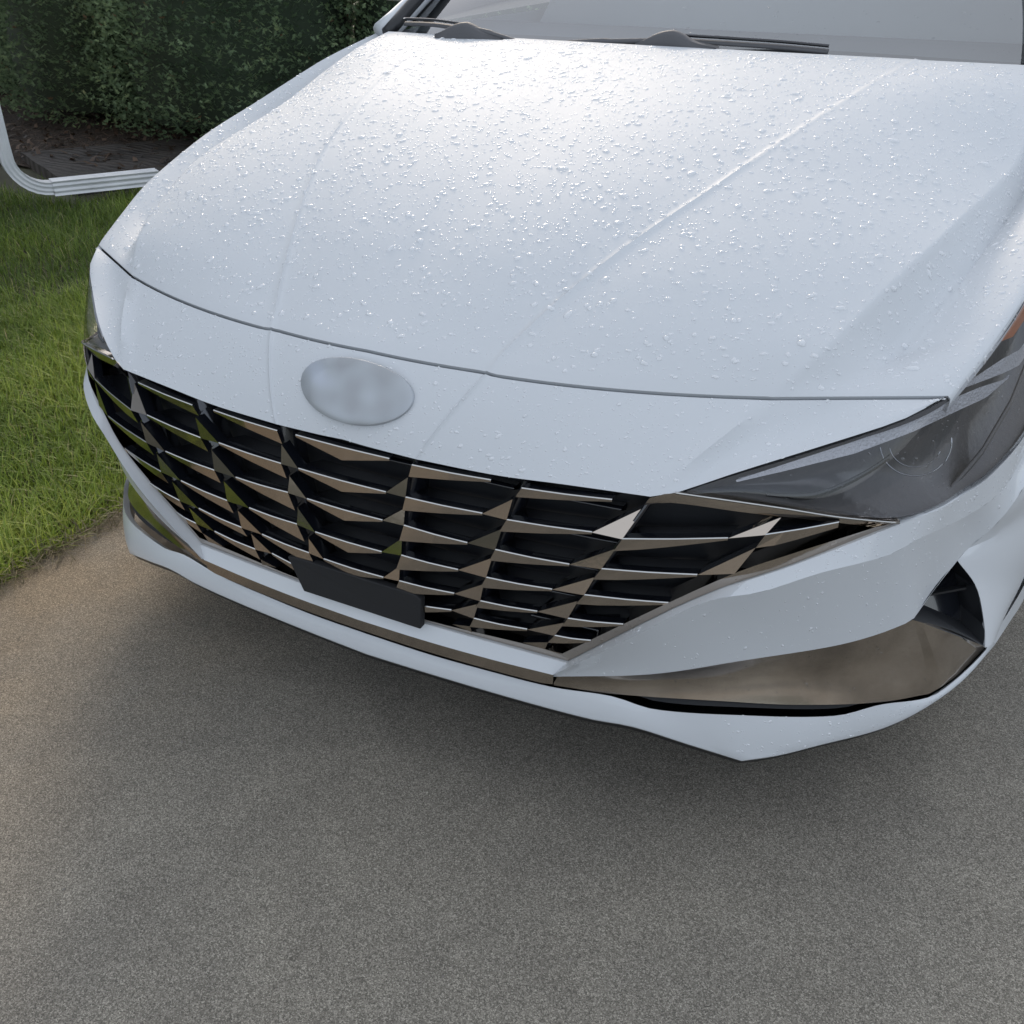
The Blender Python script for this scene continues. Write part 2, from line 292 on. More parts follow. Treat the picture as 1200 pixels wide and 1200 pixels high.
# --- hood
H = {
 'ctr': [(0, .045, .7535), (0, .15, .815), (0, .25, .866), (0, .36, .909), (0, .46, .941), (0, .6, .978), (0, .76, 1.012), (0, .95, 1.043), (0, 1.09, 1.060), (0, 1.198, 1.069)],
 'crease': [(.1945, .060, .750), (.24, .16, .812), (.2845, .26, .862), (.328, .36, .9015), (.370, .46, .934), (.402, .56, .961), (.432, .66, .9855), (.458, .76, 1.0055), (.482, .86, 1.0225), (.508, .98, 1.041), (.53, 1.10, 1.053), (.55, 1.265, 1.063)],
 'ridge': [(.584, .149, .755), (.629, .22, .801), (.664, .32, .8375), (.695, .42, .868), (.7215, .52, .889), (.7415, .62, .9035), (.762, .72, .9155), (.7815, .82, .928), (.796, .92, .946), (.80, 1.05, .985), (.796, 1.2, 1.028), (.775, 1.312, 1.058)],
 'edge': [(.795, .268, .753), (.823, .36, .7855), (.8475, .46, .822), (.862, .56, .852), (.870, .70, .893), (.872, .87, .933), (.870, 1.0, .966), (.862, 1.15, 1.005), (.84, 1.36, 1.050)],
}
NV = 90
LC = {k: cat(v, NV) for k, v in H.items()}
cols = []
tt = np.linspace(0, 1, NV)[:, None]; rampz = np.clip(tt*6, 0, 1)*np.clip((1-tt)*7, 0, 1); rampy = np.clip(1-tt*3, 0, 1)
def between(a, b_, n_, bz, first=True, by=0.):
    a = np.array(a); b_ = np.array(b_); out = []
    for i in range(n_+1):
        t = i/n_
        out.append(a*(1-t)+b_*t+np.array([0, 0, 1])*bz*rampz*4*t*(1-t)+np.array([0, 1, 0])*by*rampy*4*t*(1-t))
    return out if first else out[1:]
cr = LC['crease']; cin = cr+np.array([-.013, 0, -.0002]); cin2 = cr+np.array([-.0028, 0, -.0003]); ctop = cr+np.array([0, 0, 1.])*(.0011+.0022*(1-np.linspace(0, 1, NV)[:, None])**2)*np.clip(np.linspace(.25, 25, NV)[:, None], 0, 1); cout2 = cr+np.array([.0055, 0, -.0005]); cout = cr+np.array([.016, 0, -.0012])
lat = LC['edge']-LC['ridge']
tt = np.linspace(0, 1, NV)[:, None]
dip = .050*(1-.15*tt)*np.clip(tt*7, 0, 1)
rid = LC['ridge']; rin = rid+(cout-rid)*.018+np.array([0, 0, .0004])*rampz; rout = rid+lat*.035+np.array([0, 0, -1])*dip*.14
val = rid+lat*.34+np.array([0, 0, -1])*dip*1.05; val2 = rid+lat*.62+np.array([0, 0, -1])*dip*.62
edg = LC['edge']; e2 = edg+np.array([.004, 0, -.004]); e3 = edg+np.array([.004, 0, -.02])
q = []
q += between(LC['ctr'], cin, 7, .006, True, -.004); q += [cin2, ctop, cout2, cout]
q += between(cout, rin, 14, .012, False, -.016); q += [rid, rout]
q += between(rout, val, 3, -.001, False); q += between(val, val2, 3, -.001, False); q += between(val2, edg, 4, .001, False); q += [e2, e3]
q = np.array(q)                                   # columns x rows x 3
lip0 = q[:, :1].copy(); lip0[:, :, 2] -= .012; lip0[:, :, 1] += .006
front = q[:, :1].copy(); front[:, :, 2] -= .0025; front[:, :, 1] -= .0005
rear = q[:, -1:].copy(); rear[:, :, 2] -= .02; rear[:, :, 1] += .004
body_rows = np.concatenate([lip0, front, q[:, 1:], rear], axis=1)
full = np.concatenate([body_rows[::-1]*np.array([-1, 1, 1]), body_rows[1:]], axis=0)
hood = part(MB().grid(list(full)), 'hood', M_['hood_paint'], angle=60)
HOODG = full[:, 2:-2]
# --- nose panel between hood seam and grille
hf = q[:-2, 0]                                     # the hood's own front edge, centre to corner
def on_front(x): return np.array([x, np.interp(x, hf[:, 0], hf[:, 1]), np.interp(x, hf[:, 0], hf[:, 2])])
F1 = list(np.linspace(0, .955, 8))+[.983, 1]; F2 = [.008, .022]+list(np.linspace(.07, 1, 15)); F3 = list(np.linspace(0, 1, 13)[1:])
up_ = np.array([on_front(.1945*t) for t in F1]+[on_front(.1945+.3895*t) for t in F2]+[on_front(.584+.2065*t) for t in F3])+np.array([0, -.0035, -.0065])
def at_(keys, fr):
    d = cat(keys, 201); f = np.array(fr)*200; i = np.minimum(f.astype(int), 199); w = (f-i)[:, None]; return d[i]*(1-w)+d[i+1]*w
lo_ = np.concatenate([at_([(0, -.0366, .6365), (.0403, -.0366, .6347), (.1271, -.0355, .6333)], F1), at_(DATA['nose_low_mid'], F2), at_(DATA['nose_low_out'][0:1]+[(.4945, .0009, .650), (.5742, .0471, .683), (.6754, .1305, .713), (.7514, .2004, .735), (.7905, .262, .7495)], F3)])
rows = loft(up_, lo_, 12)
for i, t in enumerate(np.linspace(0, 1, 12)):
    for j in range(len(rows[i])):
        k = j/(len(rows[i])-1); w = 4*t*(1-t)
        rows[i][j] += np.array([0, -.009, .004])*w*(1-.6*k)
        if j == 9: rows[i][j] += np.array([0, -.0019, .0016])*min(1, w*3)
        if j == 26: rows[i][j] += np.array([0, -.007, .004])*w
        if 26 < j < 34: rows[i][j] += np.array([0, .010, -.008])*w*math.sin((j-26)/8*math.pi)
under = np.array(rows[-1])+np.array([0, .012, -.003]); over = np.array(rows[0])+np.array([0, .008, -.012])
nose_rows = [over]+rows+[under]
nose_full = [np.concatenate([np.array(r)[::-1]*np.array([-1, 1, 1]), np.array(r)[1:]]) for r in nose_rows]
part(MB().grid(nose_full), 'nose_panel', M_['hood_paint'], angle=42)
NOSEG = np.array(nose_full[1:-1])
# seam floor (dark rubber behind the shut line)
sf = [np.array(p)+np.array([0, .006, -.009]) for p in up_]
sf2 = [p+np.array([0, .02, -.002]) for p in sf]
part(MB().grid([sf, sf2]).mirror(), 'hood_seal', M_['seal'])
# --- badge
bd = MB(); ring = []; na = 48
e_u = Vector((1, 0, 0)); e_v = Vector((0, .55, .835)).normalized(); e_n = e_u.cross(e_v); e_n = -e_n if e_n.y > 0 else e_n
bc = Vector((0.003, -.0085, .7045))
for rr, hh in ((1.0, -.012), (1.0, .0004), (.99, .0009), (.7, .0014), (.35, .0017), (.02, .0018)):
    ring.append([bc+e_u*(.100*rr*math.cos(2*math.pi*k/na))+e_v*(.0485*rr*math.sin(2*math.pi*k/na))+e_n*(hh)+Vector((0, .10*(.1*rr*math.cos(2*math.pi*k/na))**2*10, 0)) for k in range(na)])
bd.grid(ring, 0, True); bd.poly(ring[-1])
part(bd, 'badge', M_['badge'])

# --- grille
def N_(i, k): return np.array(G['N'][str(i)][k])
def P_(i, k): return np.array(G['P'][str(i)][k])
def Ug(i, k):
    u = np.array(G['U'][str(i)][k])
    if k == 1 and i < 3: u[1] -= (.007, .014)[i == 2]
    if k == 6: u[1] -= .009
    if k == 1 and i == 3: u[1] += .008
    return u
def fin(a, b_, lo_a, lo_b, mids=None):
    """chrome face under a bright bevel, black shelf running back; a,b top edge ends"""
    mb = MB(); top = cat([a, (a+b_)/2+np.array([0, -.002, 0]), b_], 5); low = cat([lo_a, lo_b], 5, True)
    if mids is not None: low = np.array([lo_a, (lo_a+mids)/2, mids, (mids+lo_b)/2, lo_b])
    for q_ in range(5): low[q_, 1] = np.interp(low[q_, 0], top[:, 0], top[:, 1])+.0005
    bev = top+np.array([0, .0010, .0014]); shelf = top+np.array([0, .016, .001]); deep = top+np.array([0, .062, -.012]); lback = low+np.array([0, .010, .004]); lb2 = top+np.array([0, .060, -.017])
    mb.grid([low, top], 0); mb.grid([top, bev], 1); mb.grid([bev, shelf, deep], 2); mb.grid([low, lback, lb2], 2)
    mb.poly([low[0], top[0], bev[0], shelf[0], lback[0]], 2); mb.poly([low[-1], top[-1], bev[-1], shelf[-1], lback[-1]], 2)
    return mb
FM = [M_['chrome'], M_['chrome_bright'], M_['gloss']]
def both(mb_fn, name, mats, **k):
    part(mb_fn(), name, mats, **k); part(mb_fn().flip(), name, mats, **k)
dn = np.array([0, .001, -.003])
for i in (1, 2, 3):
    for k in range(0 if i < 3 else 1, 7):
        if k >= len(G['N'][str(i)]): continue
        a = N_(i, k)
        if k == 0: a = a+np.array([0, 0, -.006])
        if i < 3:
            if k > 5: continue
            b_ = P_(i+1, k); la = Ug(i, k+1)
        elif k < 3: b_ = P_(4, k); la = Ug(3, k+1)
        elif k < 6: b_ = np.array(G['E'][k-2]); la = Ug(3, k+1)
        else: continue
        both(lambda: fin(a, b_, la, b_+dn), 'grille_fin', FM, smooth=False, merge=None)
both(lambda: fin(N_(4, 1), np.array(G['E'][0]), Ug(4, 2), np.array(G['E'][0])+np.array([0, .002, -.008])), 'grille_fin', FM, smooth=False, merge=None)
for k in range(0, 5):
    pr = P_(1, k); plft = pr*np.array([-1, 1, 1]); midp = np.array([0, -.045, pr[2]-(.019 if k else .022)])
    tp = pr
    if k == 4: midp[2] = pr[2]-.014
    part(fin(plft, pr, plft+dn, pr+dn, midp), 'grille_fin', FM, smooth=False, merge=None)
def facet(p, u, nn):
    mb = MB(); mb.prism([p, u, nn], (0, .02, 0), 0, 2); return mb
for i in (1, 2, 3, 4):
    for k in range(1, 7):
        if i == 4 and k > 2: continue
        p = P_(i, k); u = Ug(i, k); nn = N_(i, k)
        both(lambda: facet(p, u, nn), 'grille_facet', FM, smooth=False, merge=None)
# slender uprights running down each row of facets
for i in (1, 2, 3):
    def bar():
        mb = MB(); pts = [N_(i, k)+np.array([0, .012, 0]) for k in range(7)]
        f = cat(pts, 20); w = np.array([.0035, 0, 0])
        mb.grid([f-w, f+w, f+w+np.array([0, .05, 0])], 0); mb.grid([f-w, f-w+np.array([0, .05, 0])], 0); return mb
    both(bar, 'grille_upright', M_['gloss'])
# dark duct behind the grille
bk = MB(); rows = []
for z in np.linspace(.31, .665, 8):
    r = []
    for x in np.linspace(0, .75, 24):
        yy = np.interp(x, [0, .3, .45, .55, .64, .72, .80], [-.048, -.042, -.028, .004, .055, .12, .22]); r.append((x, yy+.064, .31+(z-.31)*(1-.24*max(0, x-.42)/.33)))
    rows.append(r)
bk.grid(rows).mirror(); part(bk, 'grille_duct', M_['plastic'])
# louvres inside the cells (seen as faint bluish lines)
for z0 in (.600, .545, .492, .438, .385):
    for (xa, xb) in ((.02, .10), (.13, .27), (.30, .43)):
        def lv():
            mb = MB(); f = []
            for x in np.linspace(xa, xb, 6):
                yy = np.interp(x, [0, .3, .45, .55, .64, .72], [-.048, -.042, -.028, .004, .055, .12]); f.append((x, yy+.040, z0+.010*x))
            f = np.array(f); mb.grid([f, f+np.array([0, .003, .003]), f+np.array([0, .022, .002]), f+np.array([0, .022, -.01]), f], 0); return mb
        both(lv, 'inner_louvre', M_['gloss'])
# --- chrome frame
fo = segs([[(0, -.0298, .3305), (.1253, -.0246, .3285), (.2163, -.02, .3285), (.3663, -.0107, .3293)], DATA['frame_out'], DATA['frame_top_out']], [12, 24, 20])
fi = segs([[(0, -.0312, .3405)]+DATA["frame_low_in"][1:], DATA["frame_in"], DATA["frame_top_in"]], [12, 24, 20])
fo[:36, 1] += .0035
fm = (fo*.5+fi*.5)+np.array([0, -.0005, 0]); fin_ = fi+np.array([0, .05, 0])
fo_b = fo+np.array([0, .010, 0])
part(MB().grid([fo_b, fo, fm, fi, fin_]).mirror(), 'grille_frame', M_['chrome'], angle=20)
part(MB().tube(cat([tuple(np.array(p)+np.array([0, -.0025, .001])) for p in DATA['frame_top_out'][:4]], 30), .0016, 6), 'lamp_trim', M_['chrome_bright']); part(MB().tube(cat([(-p[0], p[1]-.0025, p[2]+.001) for p in DATA['frame_top_out'][:4]], 30), .0016, 6), 'lamp_trim', M_['chrome_bright'])
# dark top rail under the nose panel with small chrome keys
tr_ = MB(); f = cat([(0, -.022, .632), (.127, -.022, .628), (.2556, -.018, .630), (.3567, -.010, .637), (.472, .006, .640)], 30)
tr_.grid([f+np.array([0, -.002, .010]), f, f+np.array([0, .05, -.004])]).mirror(); part(tr_, 'grille_top_rail', M_['gloss'])
# --- number plate bracket
pb = MB(); pts = []
for x, z in ((-.107, .329), (.124, .329), (.128, .387), (.118, .394), (.0, .3955), (-.118, .394), (-.134, .390)): pts.append((x, -.043-.003*(1-(x/.13)**2), z))
pb.prism(pts, (0, .014, 0)); part(pb, 'plate_bracket', M_['matte'], smooth=False, bevel=.002)
for x in (-.075, .075): pass

# --- bumper cover
st_ = np.array([(0, -.0296, .3295), (.1251, -.0244, .3265), (.2162, -.0199, .3268), (.3663, -.0105, .3275)])
sb_ = np.array([(0, -.0405, .3035), (.1295, -.0352, .3015), (.2515, -.0289, .3030), (.3496, -.0231, .3069)])
bt = DATA['band_top']+[[.928, .64, .655], [.936, .74, .70]]; bb = [DATA['strip_bot'][-1]]+DATA['band_bot'][1:]+[[.925, .60, .585], [.935, .72, .62]]
A1 = segs([st_, bt], [14, 44]); B1 = segs([sb_, bb], [14, 44])
acc = DATA['acc_top']; c2 = DATA['crease2']+[[.938, .62, .565], [.942, .74, .59]]
c2[0] = DATA['vent'][0]
face_low = segs([acc[:-1]+[DATA['vent'][1]], [DATA['vent'][1], (.842, .325, .412), DATA['vent'][0]], c2], [26, 7, 16])
face_low = cat([tuple(p) for p in face_low], 60, True)
face_up = cat(bb, 60)
vside = [DATA['vent'][0]]+DATA['ventedge'][1:]
outer_l = cat([DATA['vent'][0], DATA['ventedge'][1], DATA['ventedge'][2], DATA['ventedge'][3]], 14)
left_chain = segs([c2[::-1], list(outer_l)], [14, 14])
right_chain = cat([(.948, .755, .62), (.956, .69, .575), (.968, .632, .48), (.978, .606, .38), (.976, .595, .30), (.952, .48, .262)], 27)
bm_ = MB(); bm_.grid([np.array(A1)+np.array([0, .012, .001]), A1, B1]); bm_.grid(loft(face_up, face_low, 9, (.0, .004, .0)))
bm_.grid(loft(left_chain, right_chain, 9, (.006, -.004, 0)))
# inward return edges so openings have thickness
for ch, d in ((face_low[:26], (0, .02, .002)), (outer_l, (-.012, .02, 0)), (B1[:14], (0, .012, -.004))):
    ch = np.array(ch); bm_.grid([ch, ch+np.array(d)])
bm_.mirror(); bumper = part(bm_, 'bumper', M_['paint'], angle=24, merge=3e-4)
BAND = np.array([A1[14:], B1[14:]]); FACEG = np.array(loft(face_up, face_low, 9, (.0, .004, .0)))
# --- chrome centre strip below
s2 = np.array([(0, -.0370, .2800), (.1212, -.0325, .2775), (.245, -.0260, .2785), (.342, -.0205, .2825), (.348, -.0195, .285)])
sbx = sb_+np.array([0, .0015, -.0012]); sA = cat(sbx, 20); sB = cat(s2, 20)
part(MB().grid([sA+np.array([0, .01, 0]), sA, sB, sB+np.array([0, .03, .002])]).mirror(), 'lower_trim_strip', M_['chrome'], angle=30)
# --- corner trim (bronze wing) with folded tip
at = np.array(acc[:-1]+[DATA['vent'][1]]); ab = np.array(DATA['acc_bot'])
wt_ = cat(at, 30)+np.array([0, .004, -.001]); wb = cat(ab, 30)
def wing():
    mb = MB(); rows = loft(wt_, wb, 9)
    for i, t in enumerate(np.linspace(0, 1, 9)):
        for j in range(30): rows[i][j] += np.array([-.0, .016, 0])*math.sin(math.pi*t)*min(1, j/18)
    mb.grid(rows); tip = np.array(DATA['vent'][2]); jn = np.array([r[-1] for r in rows])
    tl = cat([DATA['vent'][1], tip], 9); bl = cat([rows[-1][-1], DATA['lip_top'][10], DATA['lip_top'][11], tip], 9)
    tl[0] = rows[0][-1]
    fold = loft(tl, bl, 9)
    for i_ in range(9):
        for j_ in range(9): fold[i_][j_] += np.array([0, .012, 0])*(j_/8)*(1-j_/8)*4+(jn[i_]-fold[i_][0])*(1-j_/8)**2
    mb.grid(fold)
    mb.grid([wb, wb+np.array([0, .012, .004])]); return mb
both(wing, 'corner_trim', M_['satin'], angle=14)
WINGG = np.array(loft(wt_, wb, 9))+np.array([0, .008, 0])
# --- slot and lower lip
lt = [(0, -.0185, .2585)]+DATA['lip_top'][1:12]; lt += [(.945, .452, .262)]
lb = [(0, -.0280, .2235)]+DATA['lip_bot'][1:13]
slot = MB(); slot.grid([cat(s2, 40)+np.array([0, .02, .002]), cat(lt[:5], 40)+np.array([0, .03, .01])])
w0 = cat([tuple(p) for p in ab], 30)+np.array([0, .014, .004]); w1 = cat([DATA['lip_top'][i] for i in (3, 4, 5, 6, 7, 8, 9)], 30)+np.array([0, .020, 0])
slot.grid([w0, w1]).mirror(); part(slot, 'lower_slot', M_['matte'])
LT = cat(lt, 60, False); LB = segs([lb[:7], lb[6:]], [31, 30])
LT = cat(lt, len(LB))
def lipmb():
    mb = MB(); rows = loft(LT, LB, 6, (0, -.003, 0))
    mb.grid([LT+np.array([0, .014, -.012])]+rows+[LB+np.array([0, .0015, -.003]), LB+np.array([0, .03, -.0035])])
    return mb
part(lipmb().mirror(), 'front_lip', M_['paint'], angle=24)
LIPG = np.array(loft(LT, LB, 6, (0, -.003, 0)))
# side of the lip behind the corner up to the wheel arch
sd_ = MB(); a_ = cat([(.945, .452, .262), (.962, .52, .268), (.985, .62, .30), (.984, .635, .36)], 10); b2_ = cat([(.9558, .4753, .2377), (.9741, .5615, .235), (.9914, .64, .245), (.990, .665, .36)], 10)
sd_.grid([a_, b2_, b2_+np.array([-.02, .01, -.004])]); part(sd_, 'lip_return', M_['paint'], angle=40); part(sd_.flip(), 'lip_return', M_['paint'], angle=40)
ua = LB+np.array([-.001, .0030, -.0034]); ub = ua+np.array([-.004, .010, -.017])
ua[:, 0] = np.maximum(ua[:, 0], 0); ub[:, 0] = np.maximum(ub[:, 0], 0)
ua[0, 0] = ub[0, 0] = 0
part(MB().grid([ua, ub, ub+np.array([0, .5, .01])]).mirror(), 'undertray', M_['plastic'])
# --- side air vents
def vent():
    a, b_, c_ = [np.array(p) for p in DATA['vent']]
    oe = [np.array(p) for p in DATA['ventedge'][1:3]]
    rim = np.array([a, oe[0], oe[1], c_, b_]); dp = np.array([-.035, .045, .0]); inn = np.mean(rim, 0)
    mb = MB(); r2 = [(p-inn)*np.array([.80, .80, .86])+inn+dp for p in rim]
    rim = [p+np.array([-.001, .004, 0]) for p in rim]
    mb.grid([rim, r2], 0, True); mb.poly(r2, 1); return mb
both(vent, 'air_vent', [M_['plastic'], M_['gloss']], smooth=False)
def vslat():
    mb = MB(); mb.prism([(.835, .345, .385), (.885, .400, .380), (.887, .402, .376), (.835, .345, .381)], (0, .02, -.004)); return mb
both(vslat, 'vent_slat', M_['plastic'], smooth=False)
# --- headlights
ht = [(.4900, .004, .6470), (.5000, .008, .6500), (.5742, .050, .6815), (.6754, .1335, .7115), (.7530, .203, .734), (.7965, .271, .7505), (.8255, .362, .784), (.851, .462, .820), (.8655, .565, .846), (.885, .70, .852), (.912, .84, .835)]
hb = [(.4905, .004, .6455), (.5063, .0085, .6505), (.6333, .0625, .6360), (.7035, .110, .6165), (.7740, .189, .5885)]+[tuple(p) for p in DATA['hl_low'][1:]]+[(.926, .63, .665), (.930, .76, .745), (.914, .845, .82)]
HU, HV = 60, 16
hT = cat(ht, HU); hB = cat(hb, HU)
HL = np.array(loft(hT, hB, HV))                     # rows v, cols u
for i in range(HV):
    t = i/(HV-1); HL[i] += (np.sin(np.linspace(0, 1, HU)*math.pi)**.6)[:, None]*np.array([.006, -.008, .0])*4*t*(1-t)
def nrm(Gd):
    du = np.gradient(Gd, axis=1); dv = np.gradient(Gd, axis=0); n_ = np.cross(du, dv); n_ /= np.linalg.norm(n_, axis=2, keepdims=True)+1e-9
    return n_
HN = nrm(HL)
if HN[8, 30, 1] > 0: HN = -HN
depth = np.sin(np.linspace(0, 1, HV)*math.pi)[:, None]**.5*np.clip(np.linspace(0, 1, HU)*6, 0, 1)[None, :]
HIN = HL-HN*(.004+.056*depth)[:, :, None]
def hp(u, v, d=0.):
    """point inside the lamp at column fraction u, row fraction v, depth d behind the lens"""
    x = u*(HU-1); y = v*(HV-1); i = int(min(x, HU-2)); j = int(min(y, HV-2)); a = x-i; b_ = y-j
    f = lambda Q: (Q[j, i]*(1-a)+Q[j, i+1]*a)*(1-b_)+(Q[j+1, i]*(1-a)+Q[j+1, i+1]*a)*b_
    return f(HL)-f(HN)*d
for s in (1, -1):
    sg = lambda mb: mb if s == 1 else mb.flip()
    hous = sg(MB().grid(list(HIN))).build('headlight', M_['housing'], car, angle=35)
    sg(MB().grid([hT+np.array([0, .012, -.004]), hT]+list(HL[1:-1])+[hB, hB+np.array([0, .012, .003])])).build('lens', M_['lens'], hous)
    # dark rim round the lens
    rim = MB(); o1 = hT; o2 = np.array([hp(i/(HU-1), .045, .0015) for i in range(HU)]); rim.grid([o1+np.array([0, .006, 0]), o2])
    o3 = np.array([hp(i/(HU-1), .965, .0015) for i in range(HU)]); rim.grid([o3, hB+np.array([0, .006, 0])]); sg(rim).build('lamp_rim', M_['seal'], hous)
    # light guide bands under the upper edge, amber reflector at the outer end
    def band(U_, L_, d, mt, nm, n_=40):
        A = cat([hp(u, v, d) for u, v in U_], n_, True); Bq = cat([hp(u, v, d) for u, v in L_], n_, True); mb = MB()
        mb.grid([A, (A*2+Bq)/3, (A+Bq*2)/3, Bq, Bq+np.array([0, .010, .002])]); return sg(mb).build(nm, mt, hous, angle=20)
    band([(.095, .175), (.182, .078), (.265, .055), (.32, .040), (.415, .050), (.5, .20), (.589, .383)], [(.095, .242), (.167, .20), (.258, .183), (.347, .145), (.451, .217), (.521, .333), (.589, .383)], .005, M_['drl'], 'light_guide')
    band([(.455, .055), (.576, .208), (.636, .308), (.80, .45), (.95, .5)], [(.450, .065), (.574, .308), (.631, .408), (.80, .56), (.95, .6)], .006, M_['drl'], 'light_guide')
    band([(.545, .035), (.60, .05), (.655, .05), (.80, .08)], [(.550, .06), (.60, .15), (.642, .23), (.80, .33)], .016, M_['orange'], 'amber_reflector')
    # projector: arc of the lens ring, inner bowl, glass ball
    pc = Vector((.769, .246, .683)); ax = Vector((.10, -.95, .22)).normalized(); pu = ax.cross(Vector((0, 0, 1))).normalized(); pv = pu.cross(ax).normalized()
    def arc(r, a0, a1, w, off):
        mb = MB(); pth = [pc+pu*r*math.cos(t)+pv*r*math.sin(t)-ax*(-off) for t in np.linspace(a0, a1, 30)]; mb.tube(pth, w, 6); return mb
    sg(arc(.046, R(-200), R(40), .0010, .006)).build('projector_ring', M_['lensrim'], hous)
    sg(arc(.034, R(-170), R(-20), .0007, .003)).build('projector_ring', M_['lensrim'], hous)
    # faint moulded crease across the housing
    uu = np.linspace(.133, .326, 30); vv = np.interp(uu, [.133, .195, .273, .326], [.767, .692, .467, .325]); A = np.array([hp(u, v, .026) for u, v in zip(uu, vv)])
    sg(MB().grid([A, A+np.array([0, -.005, -.002]), A+np.array([0, .004, -.012])])).build('housing_rib', M_['gloss'], hous)
    A = cat([hp(u, v, .020) for u, v in ((.468, .967), (.538, .817), (.629, .675), (.75, .60))], 20, True); sg(MB().grid([A, A+np.array([.002, -.006, .001]), A+np.array([.004, .004, -.014])])).build('housing_rib', M_['housing'], hous)

# --- fender, cabin, flanks (mostly out of frame)
bs = MB()
fe_top = cat([(.868, .56, .843), (.874, .72, .885), (.877, .88, .926), (.875, 1.02, .960), (.868, 1.16, 1.0), (.850, 1.38, 1.045)], 30)
ft2 = cat([(.870, .58, .839), (.893, .73, .868), (.906, .88, .885), (.912, 1.02, .900), (.915, 1.2, .915), (.915, 1.42, .925)], 30)
ft3 = cat([(.912, .86, .820), (.928, .90, .810), (.936, .96, .80), (.938, 1.1, .80), (.94, 1.25, .80), (.94, 1.42, .80)], 30)
ay, az, ar = .985, .345, .385
arch = np.array([(.955, ay-ar*math.cos(t), az+ar*math.sin(t)) for t in np.linspace(R(35), R(178), 30)])
fr = MB(); fr.grid([fe_top, ft2, ft3, arch, arch+np.array([-.03, 0, 0])])
part(fr, 'fender', M_['paint'], angle=50); part(fr.flip(), 'fender', M_['paint'], angle=50)
def sect(y, z0, w, zs, ws): return [(w*k, y, z) for k, z in zip(ws, zs)]
ys = [1.37, 1.8, 2.5, 3.2, 3.75]; rows = []
for y in ys:
    rows.append([(.85, y, 1.045-.0*(y-1.4)), (.905, y, .97), (.925, y, .90), (.94, y, .78), (.925, y, .60), (.935, y, .42), (.93, y, .26), (.80, y, .22)])
dm = MB().grid(rows); part(dm, 'door_side', M_['paint'], angle=40); part(dm.flip(), 'door_side', M_['paint'], angle=40)
rows = []
for y, k, dz in ((3.75, 1, 0), (4.2, .985, .0), (4.55, .94, -.02), (4.72, .86, -.05)):
    rows.append([(0, y, 1.11+dz), (.5*k, y, 1.10+dz), (.80*k, y, 1.06+dz), (.90*k, y, .95+dz), (.935*k, y, .75), (.93*k, y, .45), (.90*k, y, .30)])
rows.append([(x*.6, 4.74, .35+(z-.35)*.8) for x, y, z in rows[-1]])
part(MB().grid(rows).mirror(), 'rear_body', M_['paint'], angle=40)
roof = []
for y, z, w in ((2.0, 1.445, .56), (2.3, 1.482, .585), (2.8, 1.490, .59), (3.3, 1.455, .57), (3.6, 1.40, .54)):
    roof.append([(0, y, z), (w*.5, y, z-.006), (w*.85, y, z-.028), (w, y, z-.06)])
part(MB().grid(roof).mirror(), 'roof', M_['paint'])
# windshield
wb_ = cat([(0, 1.245, 1.050), (.20, 1.255, 1.049), (.40, 1.288, 1.046), (.60, 1.325, 1.040), (.775, 1.372, 1.035)], 24)
wt2 = cat([(0, 1.965, 1.437), (.25, 1.972, 1.432), (.45, 1.99, 1.415), (.600, 2.015, 1.380)], 24)
ws = loft(wb_, wt2, 10, (0, -.035, .02)); W = [np.concatenate([np.array(r)[::-1]*np.array([-1, 1, 1]), np.array(r)[1:]]) for r in ws]
part(MB().grid(W), 'windshield', M_['glass'])
fb = loft(wb_, wt2, 60, (0, -.035, .02)); fr_ = [np.array(r)+np.array([0, .004, -.004]) for r in fb[:4]]
part(MB().grid(fr_).mirror(), 'windshield_border', M_['seal'])
cw = cat([(0, 1.204, 1.052), (.378, 1.25, 1.049), (.6, 1.285, 1.045), (.80, 1.33, 1.040)], 24)
part(MB().grid([cw, cat([(0, 1.250, 1.046), (.40, 1.295, 1.042), (.60, 1.33, 1.036), (.80, 1.40, 1.030)], 24)]).mirror(), 'cowl', M_['plastic'])
ds = MB(); ds.grid([[(x, y, z) for x in np.linspace(-.78, .78, 12)] for y, z in ((1.26, .99), (1.42, 1.015), (1.62, 1.045), (1.80, 1.055), (1.90, 1.02), (1.93, .8))])
part(ds, 'dashboard', M_['interior'])
for s in (1, -1):
    ap = cat([(.815, 1.345, 1.045), (.765, 1.51, 1.150), (.71, 1.79, 1.300), (.625, 2.035, 1.395)], 16)
    g_ = lambda mb: mb if s == 1 else mb.flip()
    part(g_(MB().tube(ap, [.034, .030, .028]+[.026]*13, 10)), 'windshield_pillar', M_['paint'])
    sl = cat([(.788, 1.325, 1.052), (.755, 1.49, 1.156), (.688, 1.765, 1.308), (.604, 2.02, 1.400)], 16)
    part(g_(MB().tube(sl, .017, 8)), 'pillar_trim', M_['plastic'])
    sw = MB(); sw.grid([cat([(.845, 1.40, 1.05), (.88, 2.5, 1.06), (.85, 3.7, 1.08)], 14), cat([(.60, 2.03, 1.40), (.60, 2.8, 1.43), (.55, 3.5, 1.38)], 14)]); part(g_(sw), 'side_window', M_['gloss'])
    mi = MB(); ctr = Vector((1.02, 1.78, 1.17)); rr_ = []
    for y_, k in ((-.05, .35), (-.04, .8), (0, 1), (.04, .97), (.05, .9)):
        rr_.append([ctr+Vector((.125*k*math.copysign(abs(math.cos(t))**.6, math.cos(t)), y_, .075*k*math.copysign(abs(math.sin(t))**.6, math.sin(t)))) for t in np.linspace(0, 2*math.pi, 20, endpoint=False)])
    mi.grid(rr_, 0, True); mi.poly(rr_[-1]); mi.poly(rr_[0][::-1]); part(g_(mi), 'door_mirror', M_['paint'])
